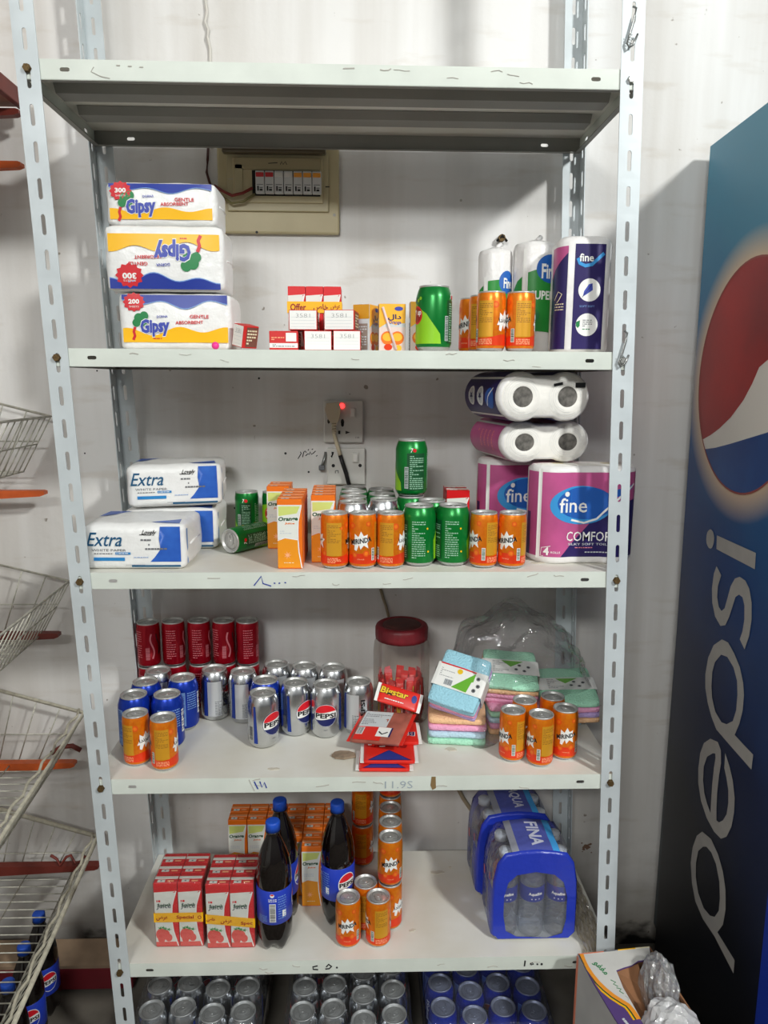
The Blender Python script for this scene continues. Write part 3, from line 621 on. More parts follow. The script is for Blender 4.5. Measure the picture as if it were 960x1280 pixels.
def make_can(kind):
    """prototype meshes of a can kind"""
    if kind in CANP: return CANP[kind]
    g, r, h, rl = can_body(kind); body = g.mesh('can_body_' + kind)
    g = G(); g.lathe([(rl - .0002, h - .0042), (rl + .0008, h - .002), (rl + .0006, h - .0004), (rl - .0006, h), (rl - .0018, h - .0006), (rl - .0024, h - .0048), (rl - .0034, h - .0056), (rl - .0046, h - .0046), (0, h - .0043)], LID, 40)
    mp = plane((0, 0, h - .0043), (1, 0, 0), (0, 1, 0))
    g.put(stroke([(.0105 * math.cos(t), -.0095 + .0075 * math.sin(t)) for t in lsp(.5, 2 * PI + .2, 22)], .0006), LIDLINE, mp, .0002); g.put(stroke([((rl - .007) * math.cos(t), (rl - .007) * math.sin(t)) for t in lsp(0, 2 * PI, 33)], .0005), LIDLINE, mp, .0002)
    lid = g.mesh('can_lid_' + kind)
    g = G(); sh = [(.0072 * math.cos(t), .0125 * math.sin(t) + .003) for t in lsp(0, 2 * PI, 25)[:-1]]; hole = disc(0, .0088, .0042, .0034, 12)[0]
    holed(g, sh, [hole], LID, lambda x, y: (x, y, h - .0022)); holed(g, sh, [hole], LID, lambda x, y: (x, y, h - .0032))
    for lp in (sh, hole):
        n = len(lp)
        for k in range(n):
            (a, b_), (c_, d) = lp[k], lp[(k + 1) % n]
            f = g.bm.faces.new([g.bm.verts.new(p) for p in ((a, b_, h - .0032), (c_, d, h - .0032), (c_, d, h - .0022), (a, b_, h - .0022))]); f.material_index = g.mi(LID)
    g.lathe([(.0026, h - .0043), (.0026, h - .002), (.0018, h - .0013), (0, h - .0012)], LID, 10)
    bmesh.ops.remove_doubles(g.bm, verts=g.bm.verts, dist=1e-6); bmesh.ops.recalc_face_normals(g.bm, faces=g.bm.faces); tab = g.mesh('can_tab_' + kind)
    b = bmesh.new(); b.from_mesh(lid); b.from_mesh(tab); lt = bpy.data.meshes.new('can_lid_tab_' + kind); b.to_mesh(lt); b.free()
    for m_ in lid.materials: lt.materials.append(m_)
    LIDTAB[kind] = lt
    CANP[kind] = (body, lid, tab, r, h); return CANP[kind]
LIDLINE = mat('lid_score', (120, 120, 118), .4, .8)
def can(kind, x, y, z, label, group, face=0., tabrot=None, tilt=None):
    body, lid, tab, r, h = make_can(kind)
    t = thing('drink_can', label, 'can', (x, y, z + .0006), -face / r, group)
    if tilt: t.rotation_euler = tilt
    b = link(bpy.data.objects.new('can_body', body), t); l = link(bpy.data.objects.new('lid', lid), t)
    link(bpy.data.objects.new('pull_tab', tab), l)
    l.rotation_euler = (0, 0, random.uniform(0, 6.28) if tabrot is None else tabrot)
    return t
Z2, Z3, Z4, Z5 = [SH[k] + .001 for k in (1, 2, 3, 4)]
# second shelf
GO = 'orange soda cans on the second shelf'
can('orange', .285, .046, Z2, 'orange soda can with white splash at its right edge, before the narrow paper towel roll', GO, .060)
can('orange', .3392, .046, Z2, 'orange soda can with plain amber panel, standing in front of the green paper towel roll', GO, .044)
can('orange', .279, .104, Z2, 'orange soda can half hidden behind the front left can on the second shelf', GO, -.03)
can('orange', .267, .155, Z2, 'orange soda can furthest back in the short row by the paper towel rolls', GO, .02)
can('lime', .181, .062, Z2, 'green and lime soda can standing alone in the middle of the second shelf', 'lime soda cans', .037)
# third shelf, front row
GO = 'orange soda cans on the third shelf'
can('orange', -.0045, .043, Z3, 'leftmost orange soda can of the front row, touching the orange juice cartons', GO, -.045)
can('orange', .0495, .043, Z3, 'orange soda can with its whole name facing front, second from left in the front row', GO, .004)
can('orange', .1032, .043, Z3, 'orange soda can showing its amber panel, left of the two green cans', GO, .055)
can('orange', .2835, .046, Z3, 'orange soda can directly right of the two green front cans', GO, .029)
can('orange', .338, .043, Z3, 'rightmost orange soda can on the third shelf, next to the pink toilet roll pack', GO, .017)
GL = 'lime soda cans'
can('lime', .159, .064, Z3, 'green soda can in the front row, left one of the pair between orange cans', GL, -.083)
can('lime', .2257, .066, Z3, 'green soda can in the front row, right one of the pair between orange cans', GL, -.08)
can('lime', .151, .180, Z3, 'green soda can under the upright can that is stacked on top', GL, .05)
can('lime', .151, .180, Z3 + .1175, 'green soda can balanced on top of the other cans on the third shelf', GL, .072)
can('lime', .190, .125, Z3, 'green soda can just behind the pair of green front cans', GL, .05)
GS = 'cans standing in two files behind the orange cans'
for k, (x, y, kd) in enumerate(((.0305, .106, 'silver'), (.0305, .173, 'silver'), (.0305, .241, 'lime'), (.0305, .309, 'lime'))):
    can(kd, x, y, Z3, ['silver cola can right behind the leftmost orange front cans', 'silver cola can second in the left file behind the orange cans', 'green can third in the left file under the sockets', 'green can last in the left file against the wall under the sockets'][k], GS, .05)
for k, (x, y, kd) in enumerate(((.0925, .139, 'silver'), (.0905, .209, 'lime'), (.0905, .277, 'lime'))):
    can(kd, x, y, Z3, ['silver topped cola can first in the right file behind the orange cans', 'green can second in the right file behind the orange cans', 'green can last in the right file behind the orange cans'][k], GS, .05)
can('limeslim', -.212, .312, Z3, 'slim green soda can upright at the back, right of the tissue packs', GL, .066)
can('limeslim', -.151, .312, Z3, 'slim green soda can mostly hidden behind the orange juice cartons', GL, 0)
dx, dy = .0675, .0925; ya = math.atan2(dx, -dy)
t = can('limeslim', -.2235, .145, Z3 + .0262, 'slim green soda can lying on its side, lid to the front left', GL)
# fourth shelf
GO = 'orange soda cans on the fourth shelf'
can('orange', -.411, .070, Z4, 'left orange soda can of the pair at the left front of the fourth shelf', GO, .058)
can('orange', -.350, .050, Z4, 'right orange soda can of the pair at the left front of the fourth shelf', GO, .043)
can('orange', .3595, .071, Z4, 'front left orange soda can of the five beside the towels', GO, .027)
can('orange', .413, .050, Z4, 'nearest orange soda can of the five beside the towels', GO, .034)
can('orange', .470, .077, Z4, 'right hand orange soda can of the five, with its name facing front', GO, .003)
can('orange', .394, .118, Z4, 'back left orange soda can of the five beside the towels', GO, .1)
can('orange', .458, .135, Z4, 'back right orange soda can of the five beside the towels', GO, .1)
GB = 'blue cola cans on the fourth shelf'
can('blue', -.4335, .136, Z4, 'blue cola can at the left end, right behind the orange can', GB, .08)
can('blue', -.364, .137, Z4, 'blue cola can second from left, behind the right orange can', GB, .055)
can('blue', -.428, .204, Z4, 'blue cola can behind the leftmost blue can', GB, .02)
can('blue', -.352, .2245, Z4, 'blue cola can with pale text panel, in front of the red cans', GB, .052)
can('blue', -.166, .2085, Z4, 'blue cola can tucked among the silver cans', GB, .05)
GS = 'silver cola cans on the fourth shelf'
for x, y, f, lb in ((-.418, .268, .05, 'silver cola can at the back left, in front of the red cans'), (-.2915, .274, .058, 'silver cola can with blue stripe, in front of the fourth red can'), (-.2235, .258, .062, 'silver cola can right of the blue striped one, in front of the last red can'), (-.152, .300, .05, 'silver cola can at the back, left of three along the wall'), (-.0855, .290, .05, 'silver cola can at the back, middle of three along the wall'), (-.0185, .279, .05, 'silver cola can at the back, right of three along the wall'),
                     (-.163, .141, -.029, 'nearest silver cola can, its round emblem cut off at the right'), (-.0985, .194, -.030, 'silver cola can between the nearest one and the one with the full emblem'), (-.031, .184, -.001, 'silver cola can with the full round emblem facing front'), (.0405, .1965, .078, 'rightmost silver cola can, covered with small print, beside the candy jar')):
    can('silver', x, y, Z4, lb, GS, f)
GR = 'red cola cans stacked at the back of the fourth shelf'
rn = ['first', 'second', 'third', 'fourth', 'fifth']
for k, (x, f) in enumerate(((-.453, .02), (-.3965, 0), (-.337, 0), (-.2785, .02), (-.2225, -.005))):
    for q in (0, 1): can('red', x, (.326, .334, .337, .336, .334)[k], Z4 + .1066 * q, '%s red cola can from the left at the wall, in the %s row' % (rn[k], ['lower', 'upper'][q]), GR, f)
# fifth shelf
GO = 'orange soda cans on the fifth shelf'
can('orange', .019, .053, Z5, 'front left orange soda can of the trio, name facing front', GO, .002)
can('orange', .083, .053, Z5, 'front right orange soda can of the trio, amber panel facing front', GO, .038)
can('orange', .0565, .0995, Z5, 'orange soda can behind the front trio pair, only its lid and side visible', GO, .05)
for k, y in enumerate((.103, .158, .213, .268)):
    for q in range(3 if k == 3 else 2):
        if k == 3 and q == 0: pass
        can('orange', .1097 + .002 * k, y, Z5 + .1066 * q, '%s orange soda can in the %s of the stacked file beside the bottle' % (['lower', 'upper', 'topmost'][q], ['front stack', 'second stack', 'third stack', 'rear stack'][k]), GO, 0 if q else .062)
for q in range(3): can('orange', .050, .318, Z5 + .1066 * q, '%s orange soda can of the shaded stack against the wall' % ['bottom', 'middle', 'top'][q], GO, .05)
# shrink wrapped cases on the floor
CASEF = film('case_film', (250, 252, 255), .03, .02, 40, .5); CARD = mat('grey_cardboard', (120, 110, 96), .8, noise=.2, scale=30)
def case(label, x0, y0, nx, ny, p, kind, stag, fm):
    t = thing('can_case', label, 'case of cans', (x0 + p * (nx - 1) / 2, y0 + p * (ny - 1) / 2, 0))
    ox, oy = p * (nx - 1) / 2, p * (ny - 1) / 2
    body, lid, tab, r, h = make_can(kind); z = .012
    g = G(); w, d = nx * p + .004, ny * p + .012
    g.box((0, 0, .006), (w, d, .008), CARD)
    for s in (-1, 1): g.box((0, s * d / 2, .024), (w, .003, .04), CARD); g.box((s * w / 2, 0, .024), (.003, d, .04), CARD)
    g.build('tray', t)
    for j in range(ny):
        for i in range(nx):
            b = link(bpy.data.objects.new('can', body), t); b.location = (i * p - ox, j * p - oy + stag[i], z + .001); b.rotation_euler = (0, 0, random.uniform(0, 6))
            l = link(bpy.data.objects.new('lid', LIDTAB[kind]), b)
    g = G(); g.box((0, 0, z + .060), (w + .006, d + .008, .12), fm, .012, 3); g.build('shrink_film', t)
case('case of silver cans under the bottom shelf at the left', -.4165, .0795, 4, 4, .0675, 'silver', (.004, .01, -.008, -.004), CASEF)
case('case of silver cans in the middle under the bottom shelf', -.083, .0675, 4, 4, .0675, 'silver', (.004, .01, -.022, -.008), CASEF)
case('case of cans in blue shrink film under the bottom shelf at the right', .229, .067, 4, 4, .067, 'blue', (.008, -.016, .006, -.006), film('blue_case_film', (222, 228, 250), .05, .03, 40, .5))
# fallen can: turn its axis towards the front left
dv = Vector((-.0675, -.0925, 0)).normalized()
t.name
for o in C.objects:
    if o.get('label', '').startswith('slim green soda can lying'):
        o.rotation_euler = (dv.to_track_quat('Z', 'Y') @ Matrix.Rotation(-.9, 3, 'Z').to_quaternion()).to_euler(); o.location = Vector((-.2235, .145, Z3 + .0272)) - dv * .106
# ---------------------------------------------------------------- soft packs and cartons
def soft_box(g, c, d, r, bulge, m, cuts=11, wob=0., seed=0, mtx=None):
    b = bmesh.new(); bmesh.ops.create_cube(b, size=2); bmesh.ops.subdivide_edges(b, edges=b.edges[:], cuts=cuts, use_grid_fill=True)
    hx, hy, hz = d[0] / 2, d[1] / 2, d[2] / 2; rn = random.Random(seed); ph = [rn.uniform(0, 6.28) for _ in range(6)]
    for v in b.verts:
        p = v.co.copy()
        p = Vector([math.copysign(abs(q) ** .8, q) if abs(q) < .999 else q for q in p])
        q = Vector((p.x * hx, p.y * hy, p.z * hz)); i = Vector([max(-h + r, min(h - r, w)) for h, w in zip((hx, hy, hz), q)])
        e = q - i
        if e.length > 1e-9:
            k = r / e.length if sum(1 for w in e if abs(w) > 1e-9) > 1 else 1
            q = i + e * k
        bl = (bulge, bulge, bulge) if not isinstance(bulge, tuple) else bulge
        f = [(1 - p.y ** 2) * (1 - p.z ** 2), (1 - p.x ** 2) * (1 - p.z ** 2), (1 - p.x ** 2) * (1 - p.y ** 2)]
        for a in range(3):
            if abs(v.co[a]) > .999 and not (a == 2 and v.co.z < 0): q[a] += math.copysign(bl[a] * f[a], v.co[a])
        if wob and v.co.z > -.99: q += wob * Vector((math.sin(q.z * 90 + ph[0] + q.y * 40), math.sin(q.x * 70 + ph[1] + q.z * 60), math.sin(q.x * 80 + ph[2] + q.y * 60)))
        v.co = q + Vector(c)
    if mtx is not None: bmesh.ops.transform(b, matrix=mtx, verts=b.verts)
    g.merge(b, g.mi(m), True)
def bulgemap(y, w, h, bl, x0=0., z0=0.):
    """front face of a soft pack: u from the middle, v from the bottom"""
    def f(u, v, o):
        a = max(-1, min(1, 2 * u / w)); b_ = max(-1, min(1, 2 * v / h - 1)); a = math.copysign(abs(a) ** 1.25, a); b_ = math.copysign(abs(b_) ** 1.25, b_)
        return Vector((x0 + u, y - bl * (1 - a * a) * (1 - b_ * b_) - o, z0 + v))
    return f
WRAP = mat('white_wrap', (236, 236, 234), .32, bump=.25, scale=55); TISSUE = mat('tissue_edge', (232, 230, 226), .8, bump=.3, scale=90)
YWRAP = mat('wrap_yellow', (246, 186, 14), .38); BWRAP = mat('wrap_blue', (34, 56, 150), .38); LOGOB = mat('wrap_logo_blue', (60, 74, 170), .4); RWRAP = mat('wrap_red', (206, 34, 44), .4); GWRAP = mat('wrap_green', (30, 128, 70), .4)
def bale_print(g, w, h, mp, flip, num, big):
    def put(s, m, o):
        if flip: s = spin(s, 0, h / 2)
        g.put(s, m, mp, .0012 + o, .012)
    W_ = w / 2 - .006; xs = lsp(-W_, W_, 28)
    put(band(xs, lambda x: .013 * h / .1, lambda x: (.034 + .006 * math.sin(x * 70 + 1.2) + .003 * math.sin(x * 31)) * h / .1), YWRAP, 0)
    put(band(xs, lambda x: h - (.018 + .005 * math.sin(x * 78) + .004 * math.sin(x * 37 + 1)) * h / .1, lambda x: h - .003), BWRAP, 0)
    put(band(xs, lambda x: h - (.0195 + .005 * math.sin(x * 78) + .004 * math.sin(x * 37 + 1)) * h / .1, lambda x: h - (.018 + .005 * math.sin(x * 78) + .004 * math.sin(x * 37 + 1)) * h / .1), SKYP, .0001)
    s = 1.25 if big else 1.; sx, sy = -w * .36, h - .016 * s
    if big: sx, sy = w * .3, h - .026
    put(star(sx, sy, .017 * s, .0205 * s, 12, .85), RWRAP, .0002); put(text(num, sx, sy + .001, .02 * s, .0085 * s, .04), WHITE, .0004); put(text('SHEETS', sx, sy + (.009 if big else -.008), .018 * s, .003), WHITE, .0004)
    lx = -w * (.1 if big else .2); ly = .039 * h / .1; k = 1.5 if big else 1.22
    for dx, dy, q in ((-.02, .014, .007), (-.012, .017, .0065), (-.024, .007, .006), (-.015, .01, .008)): put(disc(lx + dx * k, ly + dy * k, q * k, n=14), GWRAP, .0002)
    put(stroke([(lx - .026 * k, ly + .001), (lx - .0285 * k, ly - .006 * k), (lx - .027 * k, ly - .012 * k), (lx - .03 * k, ly - .018 * k)], .004 * k), RWRAP, .0003)
    put(text('Gipsy', lx + .004 * k, ly, .046 * k, .028 * k, .075, .12, .06), WHITE, .0004); put(text('Gipsy', lx + .004 * k, ly, .044 * k, .026 * k, .05, .12, .06), LOGOB, .0006)
    put(text('DORNA', lx + .015 * k, ly + .016 * k, .016 * k, .0035 * k, .02, 0, .06), LOGOB, .0006)
    put(text('GENTLE', w * .22, h * .59, .034, .0062, .02), RWRAP, .0004); put(text('ABSORBENT', w * .13, h * .485, .05, .006, .02, 0, .03), RWRAP, .0004)
    put(lines(-w * .2, .0185 * h / .1, w * .2, .021 * h / .1, 1, .7), RWRAP, .0004)
def bale(label, x, y, z, w, d, h, flip, num, rz=0., big=False, rx=0.):
    t = thing('tissue_bale', label, 'tissue pack', (x, y, z), rz, 'kitchen tissue packs on the second shelf')
    if rx: t.rotation_euler = (0, rx, rz)
    g = G(); soft_box(g, (0, 0, h / 2), (w, d, h), .009, (.004, .005, .002), WRAP, 12, .0006, int(x * 999))
    bale_print(g, w, h, bulgemap(-d / 2, w, h, .005), flip, num, big)
    g.build('wrapper', t)
    for s in (-1, 1):
        g = G(); g.tube([(s * (w / 2 + .002), -d * .3, h * .5), (s * (w / 2 + .0035), 0, h * .52), (s * (w / 2 + .002), d * .3, h * .5)], .0022, WRAP, 6); g.build('end_fold', t)
    return t
bale('white, blue and yellow tissue pack at the bottom of the stack of three', -.292, .108, Z2, .202, .11, .100, False, '200')
bale('upside down tissue pack with a large red 300 badge in the middle of the stack', -.306, .103, Z2 + .1032, .208, .115, .112, True, '300', .02, True)
bale('topmost wrinkled tissue pack of the stack of three, below the top shelf', -.311, .112, Z2 + .2185, .194, .10, .073, False, '300')
# small cartons and boxes on the second shelf
def label_box(lbl, x, y, z, w, d, h, rz, lab, tilt=0.):
    t = thing('small_box', lbl, 'box', (x, y, z), rz, 'small red boxes on the second shelf')
    if tilt: t.rotation_euler = (0, tilt, rz)
    g = G(); g.box((0, 0, h / 2), (w, d, h), REDBOX, .0012)
    mp = front(-d / 2)
    if lab:
        g.put(rect(-w / 2 + .0012, .0014, w / 2 - .0012, h - .0012), WHITE, mp, .0003)
        r = random.Random(int(w * 1e5) + int(x * 1e4))
        for k in range(4): g.put(stroke([(-w / 2 + .004, h * (.16 + .16 * k)), (w / 2 - .004, h * (.16 + .16 * k))], .0005), PALE, mp, .0006)
        g.put(text('3581', 0, h * .72, w * .5, h * .2, -.02), mat('stamp_grey', (150, 150, 152), .6), mp, .0006)
    else:
        g.put(rect(-w / 2 + .0005, h * .12, w / 2 - .0005, h * .36), WHITE, mp, .0003); g.put(rect(w * .08, h * .45, w / 2 - .003, h * .9), WHITE, mp, .0003); g.put(lines(-w / 2 + .004, h * .5, w * .04, h * .7, 2), PEACH, mp, .0004); g.put(lines(-w / 2 + .006, h * .16, w / 2 - .006, h * .32, 2), GREY, mp, .0005)
    ms = plane((w / 2, 0, 0), (0, 1, 0), (0, 0, 1)); g.put(rect(-d * .3, h * .06, d * .46, h * .94), BRNBOX, ms, .0003); g.put(lines(-d * .25, h * .15, d * .4, h * .85, 5), CREAM, ms, .0005)
    g.build('carton', t); return t
REDBOX = mat('box_red', (206, 42, 40), .45); BRNBOX = mat('box_brown', (120, 76, 64), .5)
label_box('small red box with a white strip, left of the bottom row', -.094, .062, Z2, .052, .06, .034, 0, False)
label_box('small box with white label, middle of the bottom row', -.0335, .064, Z2, .05, .06, .035, .05, True)
label_box('small box with white label, right end of the bottom row', .0215, .062, Z2, .05, .06, .0355, -.03, True)
label_box('small box with white label, left one of the two on top', -.059, .066, Z2 + .0362, .051, .055, .0355, .0, True)
label_box('small box with white label on top at the right, turned to show its red end', .0105, .068, Z2 + .0365, .055, .06, .036, -.14, True)
label_box('small box with a blank white end leaning against the bottom tissue pack', -.168, .05, Z2 + .006, .03, .034, .04, -.75, True, .22)
g = G(); g.lathe([(.0068 * math.sin(a), .0068 - .0068 * math.cos(a)) for a in lsp(0, PI, 14)], mat('pink_ball', (240, 60, 150), .35), 20); o = g.build('pink_ball'); o.location = (-.216, .026, Z2); tag(o, 'tiny bright pink ball in front of the bottom tissue pack', 'ball')
def carton_mesh(style, w, d, h):
    g = G(); base = {'straw': SRED, 'orange': JORANGE, 'pink': PALE}[style]
    g.box((0, 0, h / 2), (w, d, h), base, .0012, 1)
    f = front(-d / 2); sd = plane((w / 2, 0, 0), (0, 1, 0), (0, 0, 1)); sl = plane((-w / 2, 0, 0), (0, -1, 0), (0, 0, 1)); bk = plane((0, d / 2, 0), (-1, 0, 0), (0, 0, 1)); tp = plane((0, 0, h), (1, 0, 0), (0, 1, 0))
    a = w / 2 - .0004
    for mp in ((f, bk) if style != 'pink' else (f,)):
        if style == 'straw':
            g.put(poly((-a, h * .08), (a * .9, h * .03), (a * .55, h * .25), (a * .42, h * .45), (a * .52, h * .66), (a * .9, h * .86), (-a, h * .8)), JWHITE, mp, .0003)
            g.put(poly((-a, h * .86), (a, h * .88), (a, h), (-a, h)), SRED, mp, .0004); g.put(poly((-a, h * .74), (a * .0, h * .78), (a * .86, h * .88), (-a, h * .88)), JWHITE, mp, .00035)
            for dx, dz, q in ((-.5, .2, .012), (-.18, .2, .010), (-.52, .13, .008), (.1, .15, .008)): g.put(disc(a * dx, h * dz, q * w / .05, q * 1.2 * w / .05, 14), BERRY, mp, .0005)
            for dx, dz in ((-.6, .3), (-.35, .31), (-.15, .29), (.15, .28)): g.put(star(a * dx, h * dz, .002, .0065, 5, .7), GREEN, mp, .0007)
            g.put(rect(-a, h * .02, a, h * .085), BERRY, mp, .0005)
            g.put(text('Juice', -a * .2, h * .64, w * .62, h * .1, .02, .15), GREY, mp, .0006); g.put(text('Squash', -a * .16, h * .66, w * .58, h * .06, .02, .1, .06), DGREEN, mp, .0008); g.put(lines(-a * .8, h * .7, a * .2, h * .75, 1, .6), RED7, mp, .0007)
            g.put(stroke([(a * .92, h * .88), (a * .53, h * .66), (a * .43, h * .45), (a * .56, h * .25), (a * .92, h * .02)], .0024), WHITE, mp, .0007)
        elif style == 'orange':
            g.put(poly((-a, h * .42), (-a * .4, h * .45), (a * .72, h * .42), (a * .7, h * .66), (a * .98, h * .92), (-a, h * .92)), JWHITE, mp, .0003)
            g.put(poly((-a, h * .4), (-a * .4, h * .44), (a * .7, h * .42), (a * .74, h * .3), (a * .95, h * .02), (-a, h * .02)), JAMBER, mp, .0004)
            g.put(poly((-a * .9, h * .76), (a * .6, h * .8), (a * .85, h * .9), (-a * .9, h * .9)), mat('juice_leaf_yellow', (206, 216, 120), .45), mp, .0004)
            g.put(text('Orange', -a * .12, h * .715, w * .78, h * .075, .035, .1, .04), DGREEN, mp, .0007); g.put(text('Juice', .0, h * .655, w * .4, h * .035, .03, .1), ORANGE, mp, .0007)
            g.put(stroke([(-a, h * .41), (-a * .4, h * .45), (a * .7, h * .42)], .0015), WHITE, mp, .0007); g.put(stroke([(a * .97, h * .92), (a * .7, h * .68), (a * .66, h * .45), (a * .74, h * .24), (a * .97, h * .01)], .002), WHITE, mp, .0008)
            g.put(star(-a * .2, h * .2, .0025, .008, 7), PEACH, mp, .0006); g.put(lines(-a * .8, h * .5, a * .2, h * .56, 2, .5), PALE, mp, .0006); g.put(lines(-a * .5, h * .08, a * .3, h * .1, 1, .5), CREAM, mp, .0007)
        else:
            g.put(rect(-a, h * .6, a, h), YELJ, mp, .0003); g.put(poly((-a, h * .6), (-a, h * .5), (-a * .3, h * .62), (a * .3, h * .56), (a, h * .66), (a, h * .72), (-a, h * .72)), YELJ, mp, .0004); g.put(rect(-a, h * .01, a, h * .52), PINKW, mp, .0002)
            g.put(text('\uFEDD\uFE8D\uFEA9', a * .18, h * .72, w * .5, h * .13, .03), NAVY, mp, .0006); g.put(text('Orange', a * .22, h * .61, w * .46, h * .09, .02), LOGOB, mp, .0006); g.put(disc(a * .5, h * .9, w * .16, h * .045, 14), LOGOB, mp, .0006)
            for dx, q in ((-.35, .0125), (.4, .0125)): g.put(disc(a * dx, h * .29, q, n=18), ORANGE, mp, .0006); g.put(disc(a * dx, h * .31, q * .75, q * .6, 18), YELJ, mp, .0008)
            g.put(disc(-a * .3, h * .1, .008, .006, 12), ORED, mp, .0007); g.put(disc(a * .5, h * .08, .006, n=12), YELJ, mp, .0007)
    b_ = d / 2 - .0004
    for mp in (sd, sl):
        if style == 'straw': g.put(stroke([(-b_ * .9, h * .9), (-b_ * .2, h * .6), (-b_ * .2, h * .4), (b_ * .6, h * .03)], .0018), WHITE, mp, .0003); g.put(lines(-b_ * .1, h * .5, b_ * .8, h * .8, 6), PEACH, mp, .0003)
        elif style == 'orange': g.put(stroke([(b_ * .9, h * .9), (-b_ * .1, h * .72), (-b_ * .35, h * .45), (b_ * .1, h * .15), (b_ * .6, h * .02)], .0022), WHITE, mp, .0003); g.put(text('Orange', -b_ * .2, h * .55, h * .3, w * .13, .02, 0, PI / 2), PEACH, mp, .0003)
        else: g.put(rect(-b_ * .8, h * .05, b_ * .8, h * .6), GREYP, mp, .0003); g.put(lines(-b_ * .7, h * .08, b_ * .7, h * .56, 9), PALE, mp, .0005); g.put(rect(-b_, h * .7, b_, h), AMBER, mp, .0003)
    # folded seam across the top, foil hole
    g.box((0, .001, h + .0008), (w - .001, .0075, .0016), JWHITE if style != 'orange' else JORANGE2, .0006, 1)
    g.put(rect(-a * .7, -b_ * .85, -a * .05, -b_ * .3), JWHITE, tp, .0004); g.put(disc(-a * .38, -b_ * .57, .002, n=8), GREY, tp, .0006); g.put(rect(a * .15, -b_ * .75, a * .7, -b_ * .45), PEACH, tp, .0004)
    return g.mesh('carton_' + style)
SRED = mat('juice_red', (212, 22, 28), .36); JORANGE = mat('juice_orange', (236, 116, 24), .38); JORANGE2 = mat('juice_seam', (226, 150, 100), .45); JWHITE = mat('juice_white', (226, 228, 220), .4); JAMBER = mat('juice_amber', (236, 150, 30), .38); BERRY = mat('juice_berry', (222, 84, 76), .4); YELJ = mat('juice_yellow', (250, 184, 50), .4); PINKW = mat('juice_pinkish', (226, 206, 198), .42); GREYP = mat('juice_side_grey', (150, 136, 126), .5)
CM = {}
def carton_part(style, w, d, h, parent, loc, rz=0., name='carton'):
    k = (style, w, d, h)
    if k not in CM: CM[k] = carton_mesh(*k)
    o = link(bpy.data.objects.new(name, CM[k]), parent); o.location = loc; o.rotation_euler = (0, 0, rz); return o
def carton(style, w, d, h, x, y, z, label, group, rz=0.):
    o = carton_part(style, w, d, h, None, (x, y, z), rz, 'juice_carton'); return tag(o, label, 'juice carton', group)
def band_text(g, w, d, z0, z1, items, sag=0.):
    """yellow offer tape round a pack"""
    a, b_ = w / 2 + .0012, d / 2 + .0012; n = 12
    for (p0, p1) in (((-a, -b_), (a, -b_)), ((a, -b_), (a, b_)), ((a, b_), (-a, b_)), ((-a, b_), (-a, -b_))):
        for k in range(n):
            q = []
            for t_, z in ((k / n, 0), ((k + 1) / n, 0), ((k + 1) / n, 1), (k / n, 1)):
                q.append(g.bm.verts.new((p0[0] + (p1[0] - p0[0]) * t_, p0[1] + (p1[1] - p0[1]) * t_, (z1 if z else z0) - sag * ((p0[0] + (p1[0] - p0[0]) * t_) / a * .5 + .5))))
            f = g.bm.faces.new(q); f.material_index = g.mi(YWRAP)
    for s, x, z, ww, hh, m in items: g.put(text(s, x, z - sag * (x / a * .5 + .5), ww, hh, .02), m, front(-b_ - .0003), .0003)
AR_OFFER = '\uFEBD\uFEAE\uFECB'; AR_SPEC = '\uFEB9\uFE8E\uFEA7'
t = thing('juice_pack', 'shrink wrapped red juice carton pack with yellow Offer tape behind the small boxes', 'juice pack', (-.0425, .145, Z2))
for i in range(3):
    for j in range(2): carton_part('straw', .0335, .029, .122, t, ((i - 1) * .034, (j - .5) * .0295, 0))
g = G(); band_text(g, .102, .06, .073, .094, [('Offer', -.031, .0835, .03, .013, DKRED), (AR_SPEC, .012, .083, .028, .014, DKRED), (AR_OFFER, .04, .0835, .018, .011, DKRED)]); g.build('offer_tape', t)
GJ = 'orange nectar cartons on the second shelf'
carton('pink', .046, .034, .088, .056, .12, Z2, 'orange nectar carton turned sideways, left of the three by the lime can', GJ, 1.15)
t = carton('pink', .05, .034, .088, .1045, .10, Z2, 'orange nectar carton with a straw across its front, middle of the three', GJ, .02)
g = G(); g.tube([(-.018, -.019, .082), (.008, -.0195, .004)], .0024, mat('straw_wrap', (236, 214, 214), .4), 8); g.build('straw', t)
carton('pink', .05, .034, .094, .165, .115, Z2, 'orange nectar carton mostly hidden behind the lime can', GJ, 0)
# orange juice cartons on the third shelf
GJ = 'orange juice cartons on the third shelf'; od = ['front', 'second', 'third', 'rear']
for k in range(4): carton('orange', .0468, .036, .134, -.088, .041 + .0368 * k, Z3, '%s orange juice carton of the file nearest the shelf edge' % od[k], GJ)
for k in range(4): carton('orange', .0468, .036, .134, -.0275 - .001 * k, .0895 + .0368 * k, Z3, '%s orange juice carton of the file behind the leftmost orange can' % od[k], GJ)
for k in range(2): carton('orange', .0468, .036, .134, -.1285 + .001 * k, .2115 + .04 * k, Z3, '%s orange juice carton of the short file beside the lying green can' % ['front', 'rear'][k], GJ)
for k in range(2): carton('straw', .049, .034, .125, .2525, .215 + .036 * k, Z3, '%s red and white juice carton behind the green front cans' % ['front', 'rear'][k], 'red juice cartons on the third shelf')
